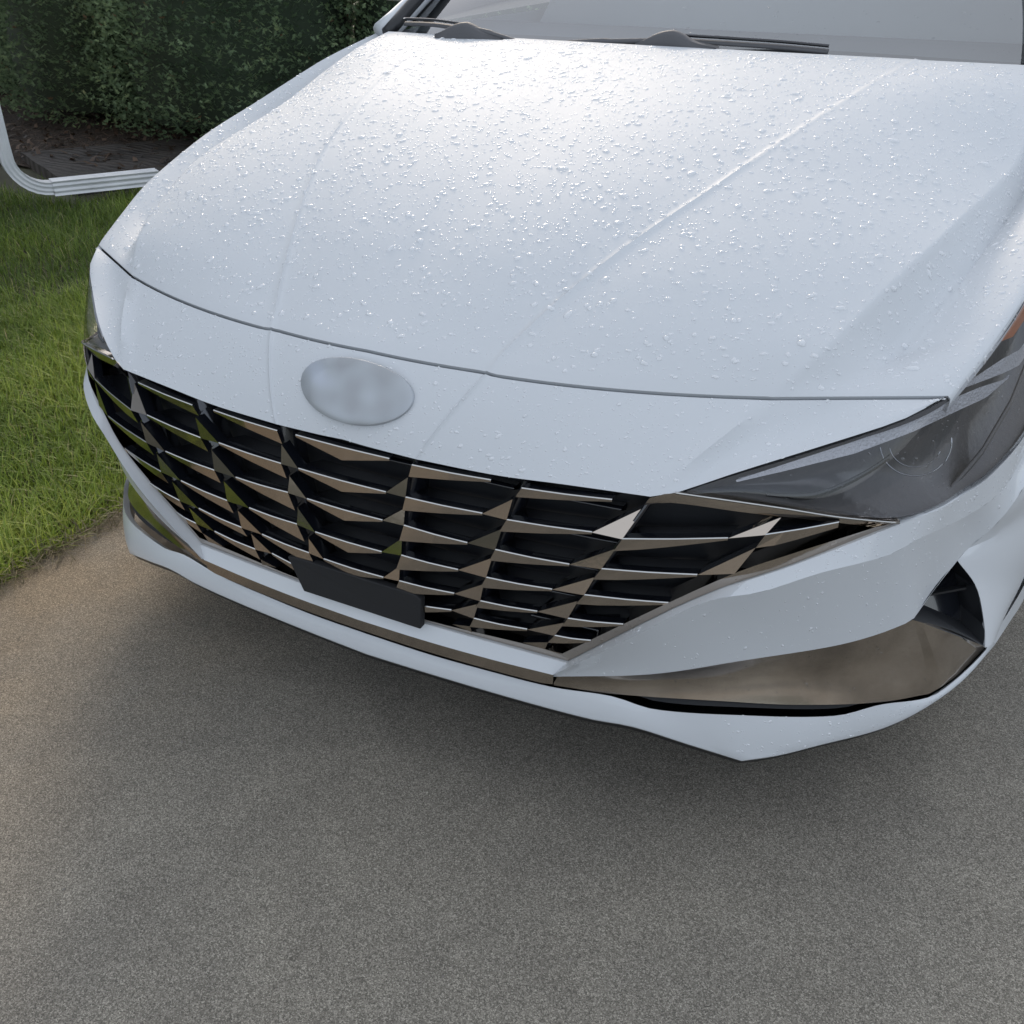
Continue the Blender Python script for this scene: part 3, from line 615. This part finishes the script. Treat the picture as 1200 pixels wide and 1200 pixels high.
part(MB().grid([[(x, 2.35, 1.44-.05*abs(x)) for x in (-.60, 0, .60)], [(x, 2.35, 1.0) for x in (-.84, 0, .84)], [(x, 2.35, .6) for x in (-.86, 0, .86)]]), 'cabin_bulkhead', M_['interior2'])
part(MB().grid([[(x, y, 1.13-.1*abs(x)) for x in np.linspace(-.6, .6, 5)] for y in (3.6, 3.9)]), 'parcel_shelf', M_['interior2'])
part(MB().grid([cat([(-.54, 3.6, 1.33), (0, 3.6, 1.398), (.54, 3.6, 1.33)], 9), cat([(-.7, 3.95, 1.07), (0, 4.05, 1.11), (.7, 3.95, 1.07)], 9)]), 'rear_window', M_['gloss'])
# underbody and engine bay mass: keeps light from passing under the bonnet
part(MB().box((0, 2.55, .42), (.80, 1.98, .19)), 'underbody', M_['matte'], smooth=False)
part(MB().box((0, .62, .52), (.52, .42, .12)), 'engine_block', M_['matte'], smooth=False, bevel=.02)
for s in (1, -1):
    g_ = lambda mb: mb if s == 1 else mb.flip()
    lm = MB(); lm.grid([[(.93, ay-.40*math.cos(t), az+.40*math.sin(t)), (.60, ay-.40*math.cos(t), az+.40*math.sin(t))] for t in np.linspace(R(-12), R(190), 24)]); part(g_(lm), 'wheel_arch_liner', M_['plastic'])
    for wy in (ay, 3.83):
        o = Vector((.84 if True else 0, wy, az)); prof = [(-.115, .215), (-.115, .30), (-.10, .332), (-.06, .342), (.06, .342), (.10, .332), (.115, .30), (.115, .225), (.10, .215)]
        wheel = MB(); wheel.grid([[(o.x+a, o.y+r*math.cos(t), o.z+r*math.sin(t)) for t in np.linspace(0, 2*math.pi, 40, endpoint=False)] for a, r in prof], 0, True)
        wo_ = g_(wheel).build('wheel', M_['rubber'], car)
        rim = MB(); rim.grid([[(o.x+a, o.y+r*math.cos(t), o.z+r*math.sin(t)) for t in np.linspace(0, 2*math.pi, 40, endpoint=False)] for a, r in ((.10, .216), (.105, .20), (.04, .19), (.03, .06), (.05, .04), (.055, .001))], 0, True)
        g_(rim).build('rim', M_['alloy'], wo_)

# --- wipers
def wiper(arm, blade, hump):
    w = MB(); w.tube(cat(arm, 18), [.006, .008]+[.009]*6+[.007]*10, 6)
    ob = w.build('wiper', M_['wiper'], car)
    h = MB(); c0 = np.array(hump); pr = cat([(-.085, 0, -.012), (-.050, 0, .008), (-.026, 0, .018), (.004, 0, .023), (.024, 0, .017), (.050, 0, .004), (.110, 0, -.012)], 18)
    rows_ = []
    for yy, k in ((-.014, .55), (-.010, .90), (0, 1.0), (.010, .92), (.015, .5)): rows_.append([c0+p*np.array([.9+.1*k, 1, k])+np.array([0, yy, 0]) for p in pr])
    base_ = lambda r: [p-np.array([0, 0, .03]) for p in r]
    h.grid([base_(rows_[0])]+rows_+[base_(rows_[-1])]); h.build('pivot_cap', M_['wiper'], ob)
    bl = MB(); P = cat(blade, 24); bl.grid([P, P+np.array([0, .002, .006]), P+np.array([0, .008, .010]), P+np.array([0, .014, .006]), P+np.array([0, .012, 0]), P]); bl.build('blade', M_['wiper'], ob)
    ln = MB(); ln.tube(P+np.array([0, .004, .016]), .0035, 5); ln.build('blade_spine', M_['alloy'] if False else M_['gloss'], ob)
wiper([(-.49, 1.222, 1.080), (-.44, 1.222, 1.076), (-.39, 1.226, 1.066), (-.33, 1.235, 1.050)], [(-.735, 1.325, 1.072), (-.62, 1.285, 1.076), (-.50, 1.250, 1.072)], (-.490, 1.222, 1.074))
wiper([(-.26, 1.235, 1.055), (-.15, 1.230, 1.066), (.0, 1.225, 1.076), (.06, 1.228, 1.080)], [(.05, 1.245, 1.072), (.15, 1.255, 1.070), (.27, 1.275, 1.066), (.365, 1.298, 1.060)], (.035, 1.225, 1.077))

# --- rain beads: real domes on the painted panels
def beads(Gd, n_, rlo, rhi, name, parent, flipn=None, seed=1, keep=None, big=.06, mkey='drop'):
    rg = np.random.default_rng(seed); A = Gd.shape[0]-1; Bn = Gd.shape[1]-1
    c00 = Gd[:-1, :-1]; e1 = Gd[1:, :-1]-c00; e2_ = Gd[:-1, 1:]-c00; ar_ = np.linalg.norm(np.cross(e1, e2_), axis=2).ravel(); pr = ar_/ar_.sum()
    idx = rg.choice(len(pr), n_, p=pr); i = idx//Bn; j = idx % Bn; a = rg.random(n_)[:, None]; b_ = rg.random(n_)[:, None]
    P = (Gd[i, j]*(1-a)+Gd[i+1, j]*a)*(1-b_)+(Gd[i, j+1]*(1-a)+Gd[i+1, j+1]*a)*b_
    nn = np.cross(e1[i, j], e2_[i, j]); nn /= np.linalg.norm(nn, axis=1, keepdims=True)+1e-12
    sgn = np.sign(nn @ np.array([0, -.5, .8])); nn *= np.where(sgn == 0, 1, sgn)[:, None]
    r = rlo*np.exp(rg.normal(0, .42, n_)); bigm = rg.random(n_) < big; r[bigm] = rhi*np.exp(rg.normal(0, .28, bigm.sum()))
    if keep is not None:
        k = keep(P, rg); P, nn, r = P[k], nn[k], r[k]
    n_ = len(P)
    t1 = np.cross(nn, np.array([0, 1, 0.01])); t1 /= np.linalg.norm(t1, axis=1, keepdims=True); t2 = np.cross(nn, t1)
    K = 7; ph = rg.random(n_)*6.28; st = 1+rg.random(n_)*.75*(r > rlo*.9); V = []; lob = rg.normal(0, .13, (n_, K))
    ca, sa = np.cos(ph*.18), np.sin(ph*.18); f1 = t1*ca[:, None]+t2*sa[:, None]; f2 = -t1*sa[:, None]+t2*ca[:, None]
    h = r*(.38+.14*rg.random(n_))
    for q_, hh in ((1.0, -.02), (.86, .52), (.48, .92)):
        for k in range(K):
            an = 2*math.pi*k/K; rad = r*q_*(1+lob[:, k]*(q_ > .4))
            V.append(P+f1*(rad*st*math.cos(an))[:, None]+f2*(rad/np.sqrt(st)*math.sin(an))[:, None]+nn*(h*hh)[:, None])
    V.append(P+nn*h[:, None]); V = np.stack(V, 1); nv = V.shape[1]
    F = []
    for q_ in range(2):
        for k in range(K): F.append((q_*K+k, q_*K+(k+1) % K, (q_+1)*K+(k+1) % K, (q_+1)*K+k))
    Ft = [(2*K+k, 2*K+(k+1) % K, 3*K) for k in range(K)]
    off = (np.arange(n_)*nv)[:, None, None]; Q = (np.array(F)[None]+off).reshape(-1, 4); T = (np.array(Ft)[None]+off).reshape(-1, 3)
    me = bpy.data.meshes.new(name); me.vertices.add(n_*nv); me.vertices.foreach_set('co', V.reshape(-1))
    lo = np.concatenate([Q.ravel(), T.ravel()]); me.loops.add(len(lo)); me.loops.foreach_set('vertex_index', lo.astype(np.int32))
    me.polygons.add(len(Q)+len(T)); me.polygons.foreach_set('loop_start', np.concatenate([np.arange(len(Q))*4, len(Q)*4+np.arange(len(T))*3]).astype(np.int32))
    me.update(calc_edges=True); me.shade_smooth(); me.materials.append(M_[mkey])
    ob = bpy.data.objects.new(name, me); COL.objects.link(ob); ob.parent = parent; ob['kind'] = 'stuff'; return ob
beads(HOODG, 21000, .00125, .0032, 'raindrops', hood, seed=3, big=.085)
beads(NOSEG, 1900, .0010, .0024, 'raindrops', car, seed=4, big=.08)
beads(np.concatenate([BAND[:1], BAND[1:]]), 350, .0010, .0022, 'raindrops', car, seed=5)
beads(FACEG, 260, .0010, .0018, 'raindrops', car, seed=6)
beads(HL, 500, .0010, .0020, 'raindrops', car, seed=8, mkey='bead')
beads(np.array(ws)[:6, :], 170, .0012, .0030, 'raindrops', car, seed=21, mkey='bead', big=.2)
beads(WINGG, 420, .0007, .0016, 'raindrops', car, seed=12, mkey='bead')
beads(LIPG[:, 30:], 160, .0010, .0020, 'raindrops', car, seed=9)
# ---------------------------------------------------------------- lawn
def strands(name, P, H, W, lean, az_, cols_attr, m, segs_=3):
    n_ = len(P); dx = np.cos(az_); dy = np.sin(az_); px, py = -dy, dx; V = []
    for s in range(segs_+1):
        t = s/segs_; c_ = P+np.stack([dx*lean*H*t*t, dy*lean*H*t*t, H*(t-.35*lean*t*t)], 1)
        if s < segs_:
            w = W*(1-.55*t); off = np.stack([px*w, py*w, 0*w], 1); V += [c_-off, c_+off]
        else: V.append(c_)
    V = np.stack(V, 1); nv = V.shape[1]; F = [(2*s, 2*s+1, 2*s+3, 2*s+2) for s in range(segs_-1)]; T = [(2*segs_-2, 2*segs_-1, 2*segs_)]
    off = (np.arange(n_)*nv)[:, None, None]; Q = (np.array(F)[None]+off).reshape(-1, 4); Tt = (np.array(T)[None]+off).reshape(-1, 3)
    me = bpy.data.meshes.new(name); me.vertices.add(n_*nv); me.vertices.foreach_set('co', V.reshape(-1))
    lo = np.concatenate([Q.ravel(), Tt.ravel()]); me.loops.add(len(lo)); me.loops.foreach_set('vertex_index', lo.astype(np.int32))
    me.polygons.add(len(Q)+len(Tt)); me.polygons.foreach_set('loop_start', np.concatenate([np.arange(len(Q))*4, len(Q)*4+np.arange(len(Tt))*3]).astype(np.int32))
    me.update(calc_edges=True); me.shade_smooth(); at_ = me.attributes.new('hue', 'FLOAT', 'POINT'); at_.data.foreach_set('value', np.repeat(cols_attr, nv))
    me.materials.append(m); ob = bpy.data.objects.new(name, me); COL.objects.link(ob); return ob
def leafmat(name, stops, rough=.5, trans=.35):
    m = bpy.data.materials.new(name); nt, b, n, l = nodes(m); a = n.new('ShaderNodeAttribute'); a.attribute_name = 'hue'
    r = n.new('ShaderNodeValToRGB'); e = r.color_ramp.elements
    while len(e) < len(stops): e.new(.5)
    for q, (p, c) in zip(e, stops): q.position = p; q.color = (*c, 1)
    l.new(a.outputs['Fac'], r.inputs[0]); l.new(r.outputs[0], b.inputs['Base Color']); b.inputs['Roughness'].default_value = rough; b.inputs['Specular IOR Level'].default_value = .35
    tl = n.new('ShaderNodeBsdfTranslucent'); l.new(r.outputs[0], tl.inputs[0]); mx = n.new('ShaderNodeMixShader'); mx.inputs[0].default_value = trans
    l.new(b.outputs[0], mx.inputs[1]); l.new(tl.outputs[0], mx.inputs[2]); l.new(mx.outputs[0], n['Material Output'].inputs[0]); return m
gm = leafmat('grass_blades', [(.0, (.10, .16, .03)), (.45, (.25, .34, .055)), (.8, (.44, .48, .10)), (.93, (.30, .35, .12)), (1.0, (.46, .38, .20))])
def scatter(n_, x0, x1, y0, y1, dens=None):
    x = rng.uniform(x0, x1, n_); y = rng.uniform(y0, y1, n_); return x, y
xs1, ys1 = scatter(62000, -2.6, -1.075, -.5, 2.1); xs2, ys2 = scatter(60000, -4.6, -1.075, 1.2, 4.3)
xs3, ys3 = scatter(36000, -4.2, -1.075, -2.6, .0); xs4, ys4 = scatter(14000, -4.2, -2.5, -.1, 1.3)
X = np.concatenate([xs1, xs2, xs3, xs4]); Yy = np.concatenate([ys1, ys2, ys3, ys4])
edge_w = -1.085+.012*np.sin(Yy*9)+.010*np.sin(Yy*31); ok = X < edge_w
ok &= ~((X < -3.75) & (Yy > 2.75) & (Yy > 2.75+(X+3.97)*-.0)) | (rng.random(len(X)) < .03)
ok &= ~((Yy > 3.35+.3*np.sin(X*3)) & (X < -1.9))
X, Yy = X[ok], Yy[ok]; n_ = len(X)
clump = (np.sin(X*5.1+1.3*np.sin(Yy*4.3))+np.sin(Yy*6.7+2*np.sin(X*3.1)))*.25+.5
Hh = (.034+.042*rng.random(n_)**1.6)*(.70+.65*clump)
Hh *= np.where(Yy > 1.9, 1.15, 1.0)
Wd = rng.uniform(.0011, .0026, n_); hue = np.clip(rng.beta(2.2, 2.6, n_)*.85+.40*(clump-.5)-.30*np.clip((Yy-.8)/1.2, 0, 1), 0, 1); dead = rng.random(n_) < .055; hue[dead] = rng.uniform(.92, 1, dead.sum())  # hue lowered on the far lawn: hedge shade put into the blade colour
lean = rng.uniform(.15, 1.15, n_); azm = rng.uniform(0, 2*math.pi, n_)
edge = X > edge_w[ok]-.05
azm = np.where(edge & (rng.random(n_) < .6), rng.normal(0, .8, n_), azm)
gr = strands('lawn_grass', np.stack([X, Yy, np.full(n_, -.040)], 1), Hh+.02, Wd, lean, azm, hue, gm)
tag(gr, kind='stuff')
# thatch: flat dry blades between the living ones and along the concrete edge
n2 = 16000; X = rng.uniform(-3.4, -1.06, n2); Yy = rng.uniform(-.5, 3.2, n2); k = n2//3; X[:k] = -1.075+rng.normal(0, .030, k)
Pz = np.stack([X, Yy, np.where(X > -1.07, .003, -.035)], 1)
th = strands('dry_thatch', Pz, rng.uniform(.02, .05, n2), rng.uniform(.0008, .0018, n2), rng.uniform(1.6, 2.6, n2), rng.uniform(0, 6.28, n2), rng.uniform(.3, 1, n2), leafmat('thatch', [(0, (.06, .065, .025)), (.6, (.12, .10, .05)), (1, (.24, .19, .11))]), 2)
tag(th, kind='stuff')
# ---------------------------------------------------------------- bed, board, gutter pipe, house
mm = mat('bark_mulch', (.03, .02, .014), .95); colour_noise(mm, 40, [(.3, (.012, .008, .006)), (.55, (.035, .022, .014)), (.75, (.09, .06, .04))], 5); noise_bump(mm, 60, 1, .02)
rows = []
for y in np.linspace(2.5, 12, 60):
    rows.append([(x, y+(.25*math.sin(x*3) if y < 2.6 else 0), -.03+.045*min(1, max(0, (y-3.3)/.4))*(1 if x < -1.6 else max(0, (-1.1-x)/.5))+.006*math.sin(x*17+y*13)) for x in np.linspace(-14, -1.1, 90)])
tag(MB().grid([r for r in rows if r[0][1] > 3.2]).build('mulch_bed', mm), kind='structure')
n3 = 2200; X = rng.uniform(-7, -1.3, n3); Yy = rng.uniform(3.3, 6.3, n3)
ch = strands('leaf_litter', np.stack([X, Yy, np.full(n3, .012)+rng.uniform(0, .02, n3)], 1), rng.uniform(.03, .07, n3), rng.uniform(.008, .018, n3), rng.uniform(1.5, 3, n3), rng.uniform(0, 6.28, n3), rng.random(n3), leafmat('dead_leaves', [(0, (.03, .02, .014)), (.6, (.07, .046, .032)), (1, (.17, .12, .09))]), 2)
tag(ch, kind='stuff')
bm2 = mat('dark_board', (.045, .038, .034), .7); colour_noise(bm2, 5, [(.3, (.022, .019, .018)), (.7, (.045, .038, .034))], 6)
nt, b, n, l = nodes(bm2); wv = n.new('ShaderNodeTexWave'); wv.inputs['Scale'].default_value = 6; wv.inputs['Distortion'].default_value = 3; wv.bands_direction = 'Y'
tc = n.new('ShaderNodeTexCoord'); l.new(tc.outputs['Object'], wv.inputs['Vector']); bu = n.new('ShaderNodeBump'); bu.inputs['Distance'].default_value = .006; l.new(wv.outputs['Fac'], bu.inputs['Height']); l.new(bu.outputs[0], b.inputs['Normal'])
sp = MB(); gx = []
A = [np.array(p) for p in ((-4.05, 2.92, 0), (-3.50, 3.75, 0), (-4.45, 4.30, 0), (-5.05, 3.40, 0))]
for v in np.linspace(0, 1, 10):
    gx.append([tuple((A[0]*(1-u)+A[1]*u)*(1-v)+(A[3]*(1-u)+A[2]*u)*v+np.array([0, 0, .008+.02*v+.004*math.sin(v*16)])) for u in np.linspace(0, 1, 8)])
sp.grid(gx); tp = [gx[0][0], gx[0][-1], gx[-1][-1], gx[-1][0]]
for i in range(4):
    a = np.array(tp[i]); b_ = np.array(tp[(i+1) % 4]); sp.grid([[a, b_], [a-np.array([0, 0, .09]), b_-np.array([0, 0, .09])]])
o = sp.build('splash_board', bm2, smooth=True, angle=30); tag(o, 'dark weathered board lying on the bed behind the white downspout', 'board')
gw = mat('painted_aluminium', (.66, .68, .70), .42, 0, .25); noise_bump(gw, 30, .05, .004); colour_noise(gw, 7, [(.3, (.56, .575, .59)), (.7, (.70, .715, .73))], 5)
ds_ = empty('downspout', (-3.92, 2.44, 0)); tag(ds_, 'white corrugated downspout bending out onto the lawn at the house corner', 'downspout')
def section(w, h, ribs):
    """closed rectangular section with fluted sides"""
    pts = []
    for sx, sy, ex, ey in ((-1, -1, 1, -1), (1, -1, 1, 1), (1, 1, -1, 1), (-1, 1, -1, -1)):
        k_ = 13
        for k in range(k_):
            t = k/k_; x = sx+(ex-sx)*t; y = sy+(ey-sy)*t; d = 1-ribs*(.5-.5*math.cos(t*2*math.pi*3)); pts.append((x*w*(d if abs(ex-sx) < .1 else 1), y*h*(d if abs(ey-sy) < .1 else 1)))
    return pts
def sweep(path, w, h, ribs, u_ref):
    mb = MB(); rows = []; path = [Vector(p) for p in path]; sc_ = section(w, h, ribs)
    for i, p in enumerate(path):
        t = (path[min(i+1, len(path)-1)]-path[max(i-1, 0)]).normalized(); a = Vector(u_ref); a = (a-t*a.dot(t)).normalized(); b_ = t.cross(a).normalized()
        rows.append([p+a*x+b_*y for x, y in sc_])
    mb.grid(rows, 0, True); return mb, rows
dirv = Vector((.50, .87, 0)).normalized(); base = Vector((-3.92, 2.44, 0)); side = Vector((-dirv.y, dirv.x, 0))
pathv = [base+Vector((0, 0, z)) for z in (3.2, 2.0, 1.0, .5, .33)]
for t in np.linspace(0, 1, 9)[1:]:
    an = t*math.pi/2; pathv.append(base+Vector((0, 0, .28))+dirv*(.19*(1-math.cos(an)))-Vector((0, 0, .19*math.sin(an))))
mb, rr_ = sweep([p-ds_.location for p in pathv], .041, .031, .10, side); mb.build('pipe', gw, ds_, angle=35)
s0 = pathv[-1]+dirv*.0; ext = [s0+dirv*t+Vector((0, 0, -.012*t)) for t in np.linspace(0, .56, 10)]
mb, rr_ = sweep([p-ds_.location for p in ext], .049, .037, .16, side); mb.build('extension', gw, ds_, angle=35)
mb = MB(); mb.box(tuple(base+Vector((-.0, 0, .9))-ds_.location), (.05, .045, .012)); mb.build('strap', gw, ds_, smooth=False)
# house corner with lap siding on a pale foundation
hs = empty('house', (-6.04, .82, 0)); tag(hs, 'pale house corner with clapboard siding at the left edge, beside the downspout', 'house')
sid = mat('siding', (.50, .52, .55), .6); noise_bump(sid, 25, .1, .003); fnd = mat('foundation', (.36, .37, .38), .9); noise_bump(fnd, 60, .5, .004)
def hb_(c_, h_, nm, m, **k):
    mb = MB(); mb.box((c_[0]+6.2, c_[1]-1.0, c_[2]), h_); return mb.build(nm, m, hs, smooth=False, **k)
hb_((-6.20, .3, .07), (2.00, 2.22, .17), 'foundation', fnd)
hb_((-6.20, .3, 1.75), (1.985, 2.205, 1.5), 'wall_core', sid)
proto = None
for k in range(24):
    z = .26+k*.125; mb = MB(); x0, x1, y1 = -8.2, -4.195, 2.525
    P0 = [(x0+6.2, y1-1, z), (x1+6.2, y1-1, z), (x1+6.2, -1.9-1, z)]; P1 = [(x0+6.2, y1-1.012, z+.125), (x1+6.188, y1-1.012, z+.125), (x1+6.188, -1.9-1, z+.125)]; Pb = [(x0+6.2, y1-1.02, z), (x1+6.18, y1-1.02, z), (x1+6.18, -2.9, z)]
    mb.grid([Pb, P0, P1]); mb.build('siding_board', sid, hs, smooth=False, merge=None, recalc=False)
hb_((-4.19, 2.53, 1.75), (.045, .045, 1.52), 'corner_board', gw)
rf = MB(); rf.grid([[(-3.0, -3.5, 3.2), (-3.0, 2.2, 3.2)], [(2.6, -3.5, 3.2), (2.6, 2.2, 3.2)]]); rf.prism([(-2.6, -3.4, 3.22), (2.4, -3.4, 3.22), (0, -3.4, 4.6)], (0, 5.4, 0)); rf.build('roof', bm2, hs, smooth=False)

# ---------------------------------------------------------------- arborvitae hedge
hm = leafmat('cedar_foliage', [(0, (.10, .155, .09)), (.45, (.20, .285, .155)), (.8, (.27, .36, .18)), (.95, (.32, .39, .19)), (1, (.22, .14, .08))], .6, .40)
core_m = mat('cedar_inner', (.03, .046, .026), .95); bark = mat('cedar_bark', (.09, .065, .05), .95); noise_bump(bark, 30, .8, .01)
def bush(cx, cy, rx, ry, h, n_, seed, label):
    rg = np.random.default_rng(seed); root = empty('arborvitae', (cx, cy, 0)); tag(root, label, 'shrub', 'arborvitae shrubs behind the lawn')
    tr = MB(); tr.tube([(0, 0, -.05), (.02, 0, .4), (0, .03, 1.0), (.02, 0, h*.8)], [.09, .07, .05, .02], 8); tr.build('trunk', bark, root)
    for k in range(7):
        an = rg.uniform(0, 6.28); z0 = rg.uniform(.25, h*.6); br = MB(); br.tube([(0, 0, z0), (rx*.35*math.cos(an), ry*.35*math.sin(an), z0+.10), (rx*.75*math.cos(an), ry*.75*math.sin(an), z0+.45)], [.03, .02, .008], 6); br.build('limb', bark, root)
    # clumps: lobed surface
    th_ = rg.uniform(0, 2*math.pi, n_); zz = rg.uniform(0, 1, n_)**.9
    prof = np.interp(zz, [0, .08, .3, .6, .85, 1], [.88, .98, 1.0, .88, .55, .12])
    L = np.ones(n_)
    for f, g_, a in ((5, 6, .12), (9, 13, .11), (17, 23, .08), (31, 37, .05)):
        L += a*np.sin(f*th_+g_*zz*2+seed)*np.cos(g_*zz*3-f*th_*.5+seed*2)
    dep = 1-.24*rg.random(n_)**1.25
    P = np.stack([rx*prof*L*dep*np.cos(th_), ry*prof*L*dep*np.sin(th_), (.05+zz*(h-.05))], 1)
    out = np.stack([np.cos(th_), np.sin(th_), .15+0*th_], 1)
    K = 5; V = []; sz = rg.uniform(.015, .031, n_); tw = rg.uniform(-1.1, 1.1, n_); dirn = out+np.stack([rg.normal(0, .45, n_), rg.normal(0, .45, n_), rg.normal(.15, .5, n_)], 1); dirn /= np.linalg.norm(dirn, axis=1, keepdims=True)
    sd_ = np.cross(dirn, np.array([0, 0, 1.])); sd_ /= np.linalg.norm(sd_, axis=1, keepdims=True); nn = np.cross(dirn, sd_); s2_ = sd_*np.cos(tw)[:, None]+nn*np.sin(tw)[:, None]
    F = []
    for k in range(K):                               # a flat fan of scale-leaf fingers
        a = (k-(K-1)/2)*.50; ln = sz*(1.15-.12*abs(k-2))*rg.uniform(.7, 1.2, n_); root_ = P+dirn*(sz*.12*k*.5)[:, None]
        d = dirn*math.cos(a)+s2_*math.sin(a); w = (np.cross(d, np.cross(dirn, s2_)))*(sz*.085)[:, None]
        b0 = len(V); V += [root_-w, root_+w, root_+d*ln[:, None]*.65+w*1.2, root_+d*ln[:, None], root_+d*ln[:, None]*.65-w*1.2]; F.append((b0, b0+1, b0+2, b0+3, b0+4))
    V = np.stack(V, 1); nv = V.shape[1]; Q = (np.array(F)[None]+(np.arange(n_)*nv)[:, None, None]).reshape(-1, 5)
    me = bpy.data.meshes.new('crown'); me.vertices.add(n_*nv); me.vertices.foreach_set('co', V.reshape(-1)); me.loops.add(Q.size); me.loops.foreach_set('vertex_index', Q.ravel().astype(np.int32))
    me.polygons.add(len(Q)); me.polygons.foreach_set('loop_start', (np.arange(len(Q))*5).astype(np.int32)); me.update(calc_edges=True)
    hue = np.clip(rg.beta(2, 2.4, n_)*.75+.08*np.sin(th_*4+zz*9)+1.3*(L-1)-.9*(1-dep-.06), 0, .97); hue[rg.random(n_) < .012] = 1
    at_ = me.attributes.new('hue', 'FLOAT', 'POINT'); at_.data.foreach_set('value', np.repeat(hue, nv)); me.materials.append(hm)
    ob = bpy.data.objects.new('crown', me); COL.objects.link(ob); ob.parent = root
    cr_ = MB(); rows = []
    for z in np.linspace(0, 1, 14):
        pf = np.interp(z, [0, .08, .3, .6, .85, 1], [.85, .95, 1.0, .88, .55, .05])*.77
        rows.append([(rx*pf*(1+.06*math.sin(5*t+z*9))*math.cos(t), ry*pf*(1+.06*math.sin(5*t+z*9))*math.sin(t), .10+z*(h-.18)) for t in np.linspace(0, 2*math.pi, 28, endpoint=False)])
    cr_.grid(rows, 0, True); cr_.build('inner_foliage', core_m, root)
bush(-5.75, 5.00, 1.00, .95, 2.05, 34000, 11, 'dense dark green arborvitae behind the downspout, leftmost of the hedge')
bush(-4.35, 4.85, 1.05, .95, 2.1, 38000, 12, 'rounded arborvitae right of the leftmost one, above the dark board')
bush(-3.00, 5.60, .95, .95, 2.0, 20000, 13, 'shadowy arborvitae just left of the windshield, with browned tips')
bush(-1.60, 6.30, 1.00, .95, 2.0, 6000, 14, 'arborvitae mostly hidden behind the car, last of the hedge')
bush(-7.5, 5.6, 1.1, .95, 2.0, 5000, 15, 'arborvitae at the far left, mostly hidden behind the house corner')
# small grit on the driveway
gp = MB()
for k in range(60):
    x = random.uniform(-1.0, 1.6); y = random.uniform(-1.2, .6); r = random.uniform(.0012, .003); gp.v  # pebble
    o_ = len(gp.v); pts = [(x+r*math.cos(a)*random.uniform(.7, 1.2), y+r*math.sin(a)*random.uniform(.7, 1.2), .0) for a in np.linspace(0, 5.2, 6)]; tp = [(x+(p[0]-x)*.6, y+(p[1]-y)*.6, r*.8) for p in pts]; gp.grid([pts, tp], 0, True); gp.poly(tp)
tag(gp.build('loose_grit', mat('grit', (.20, .18, .16), .9), smooth=False), kind='stuff')
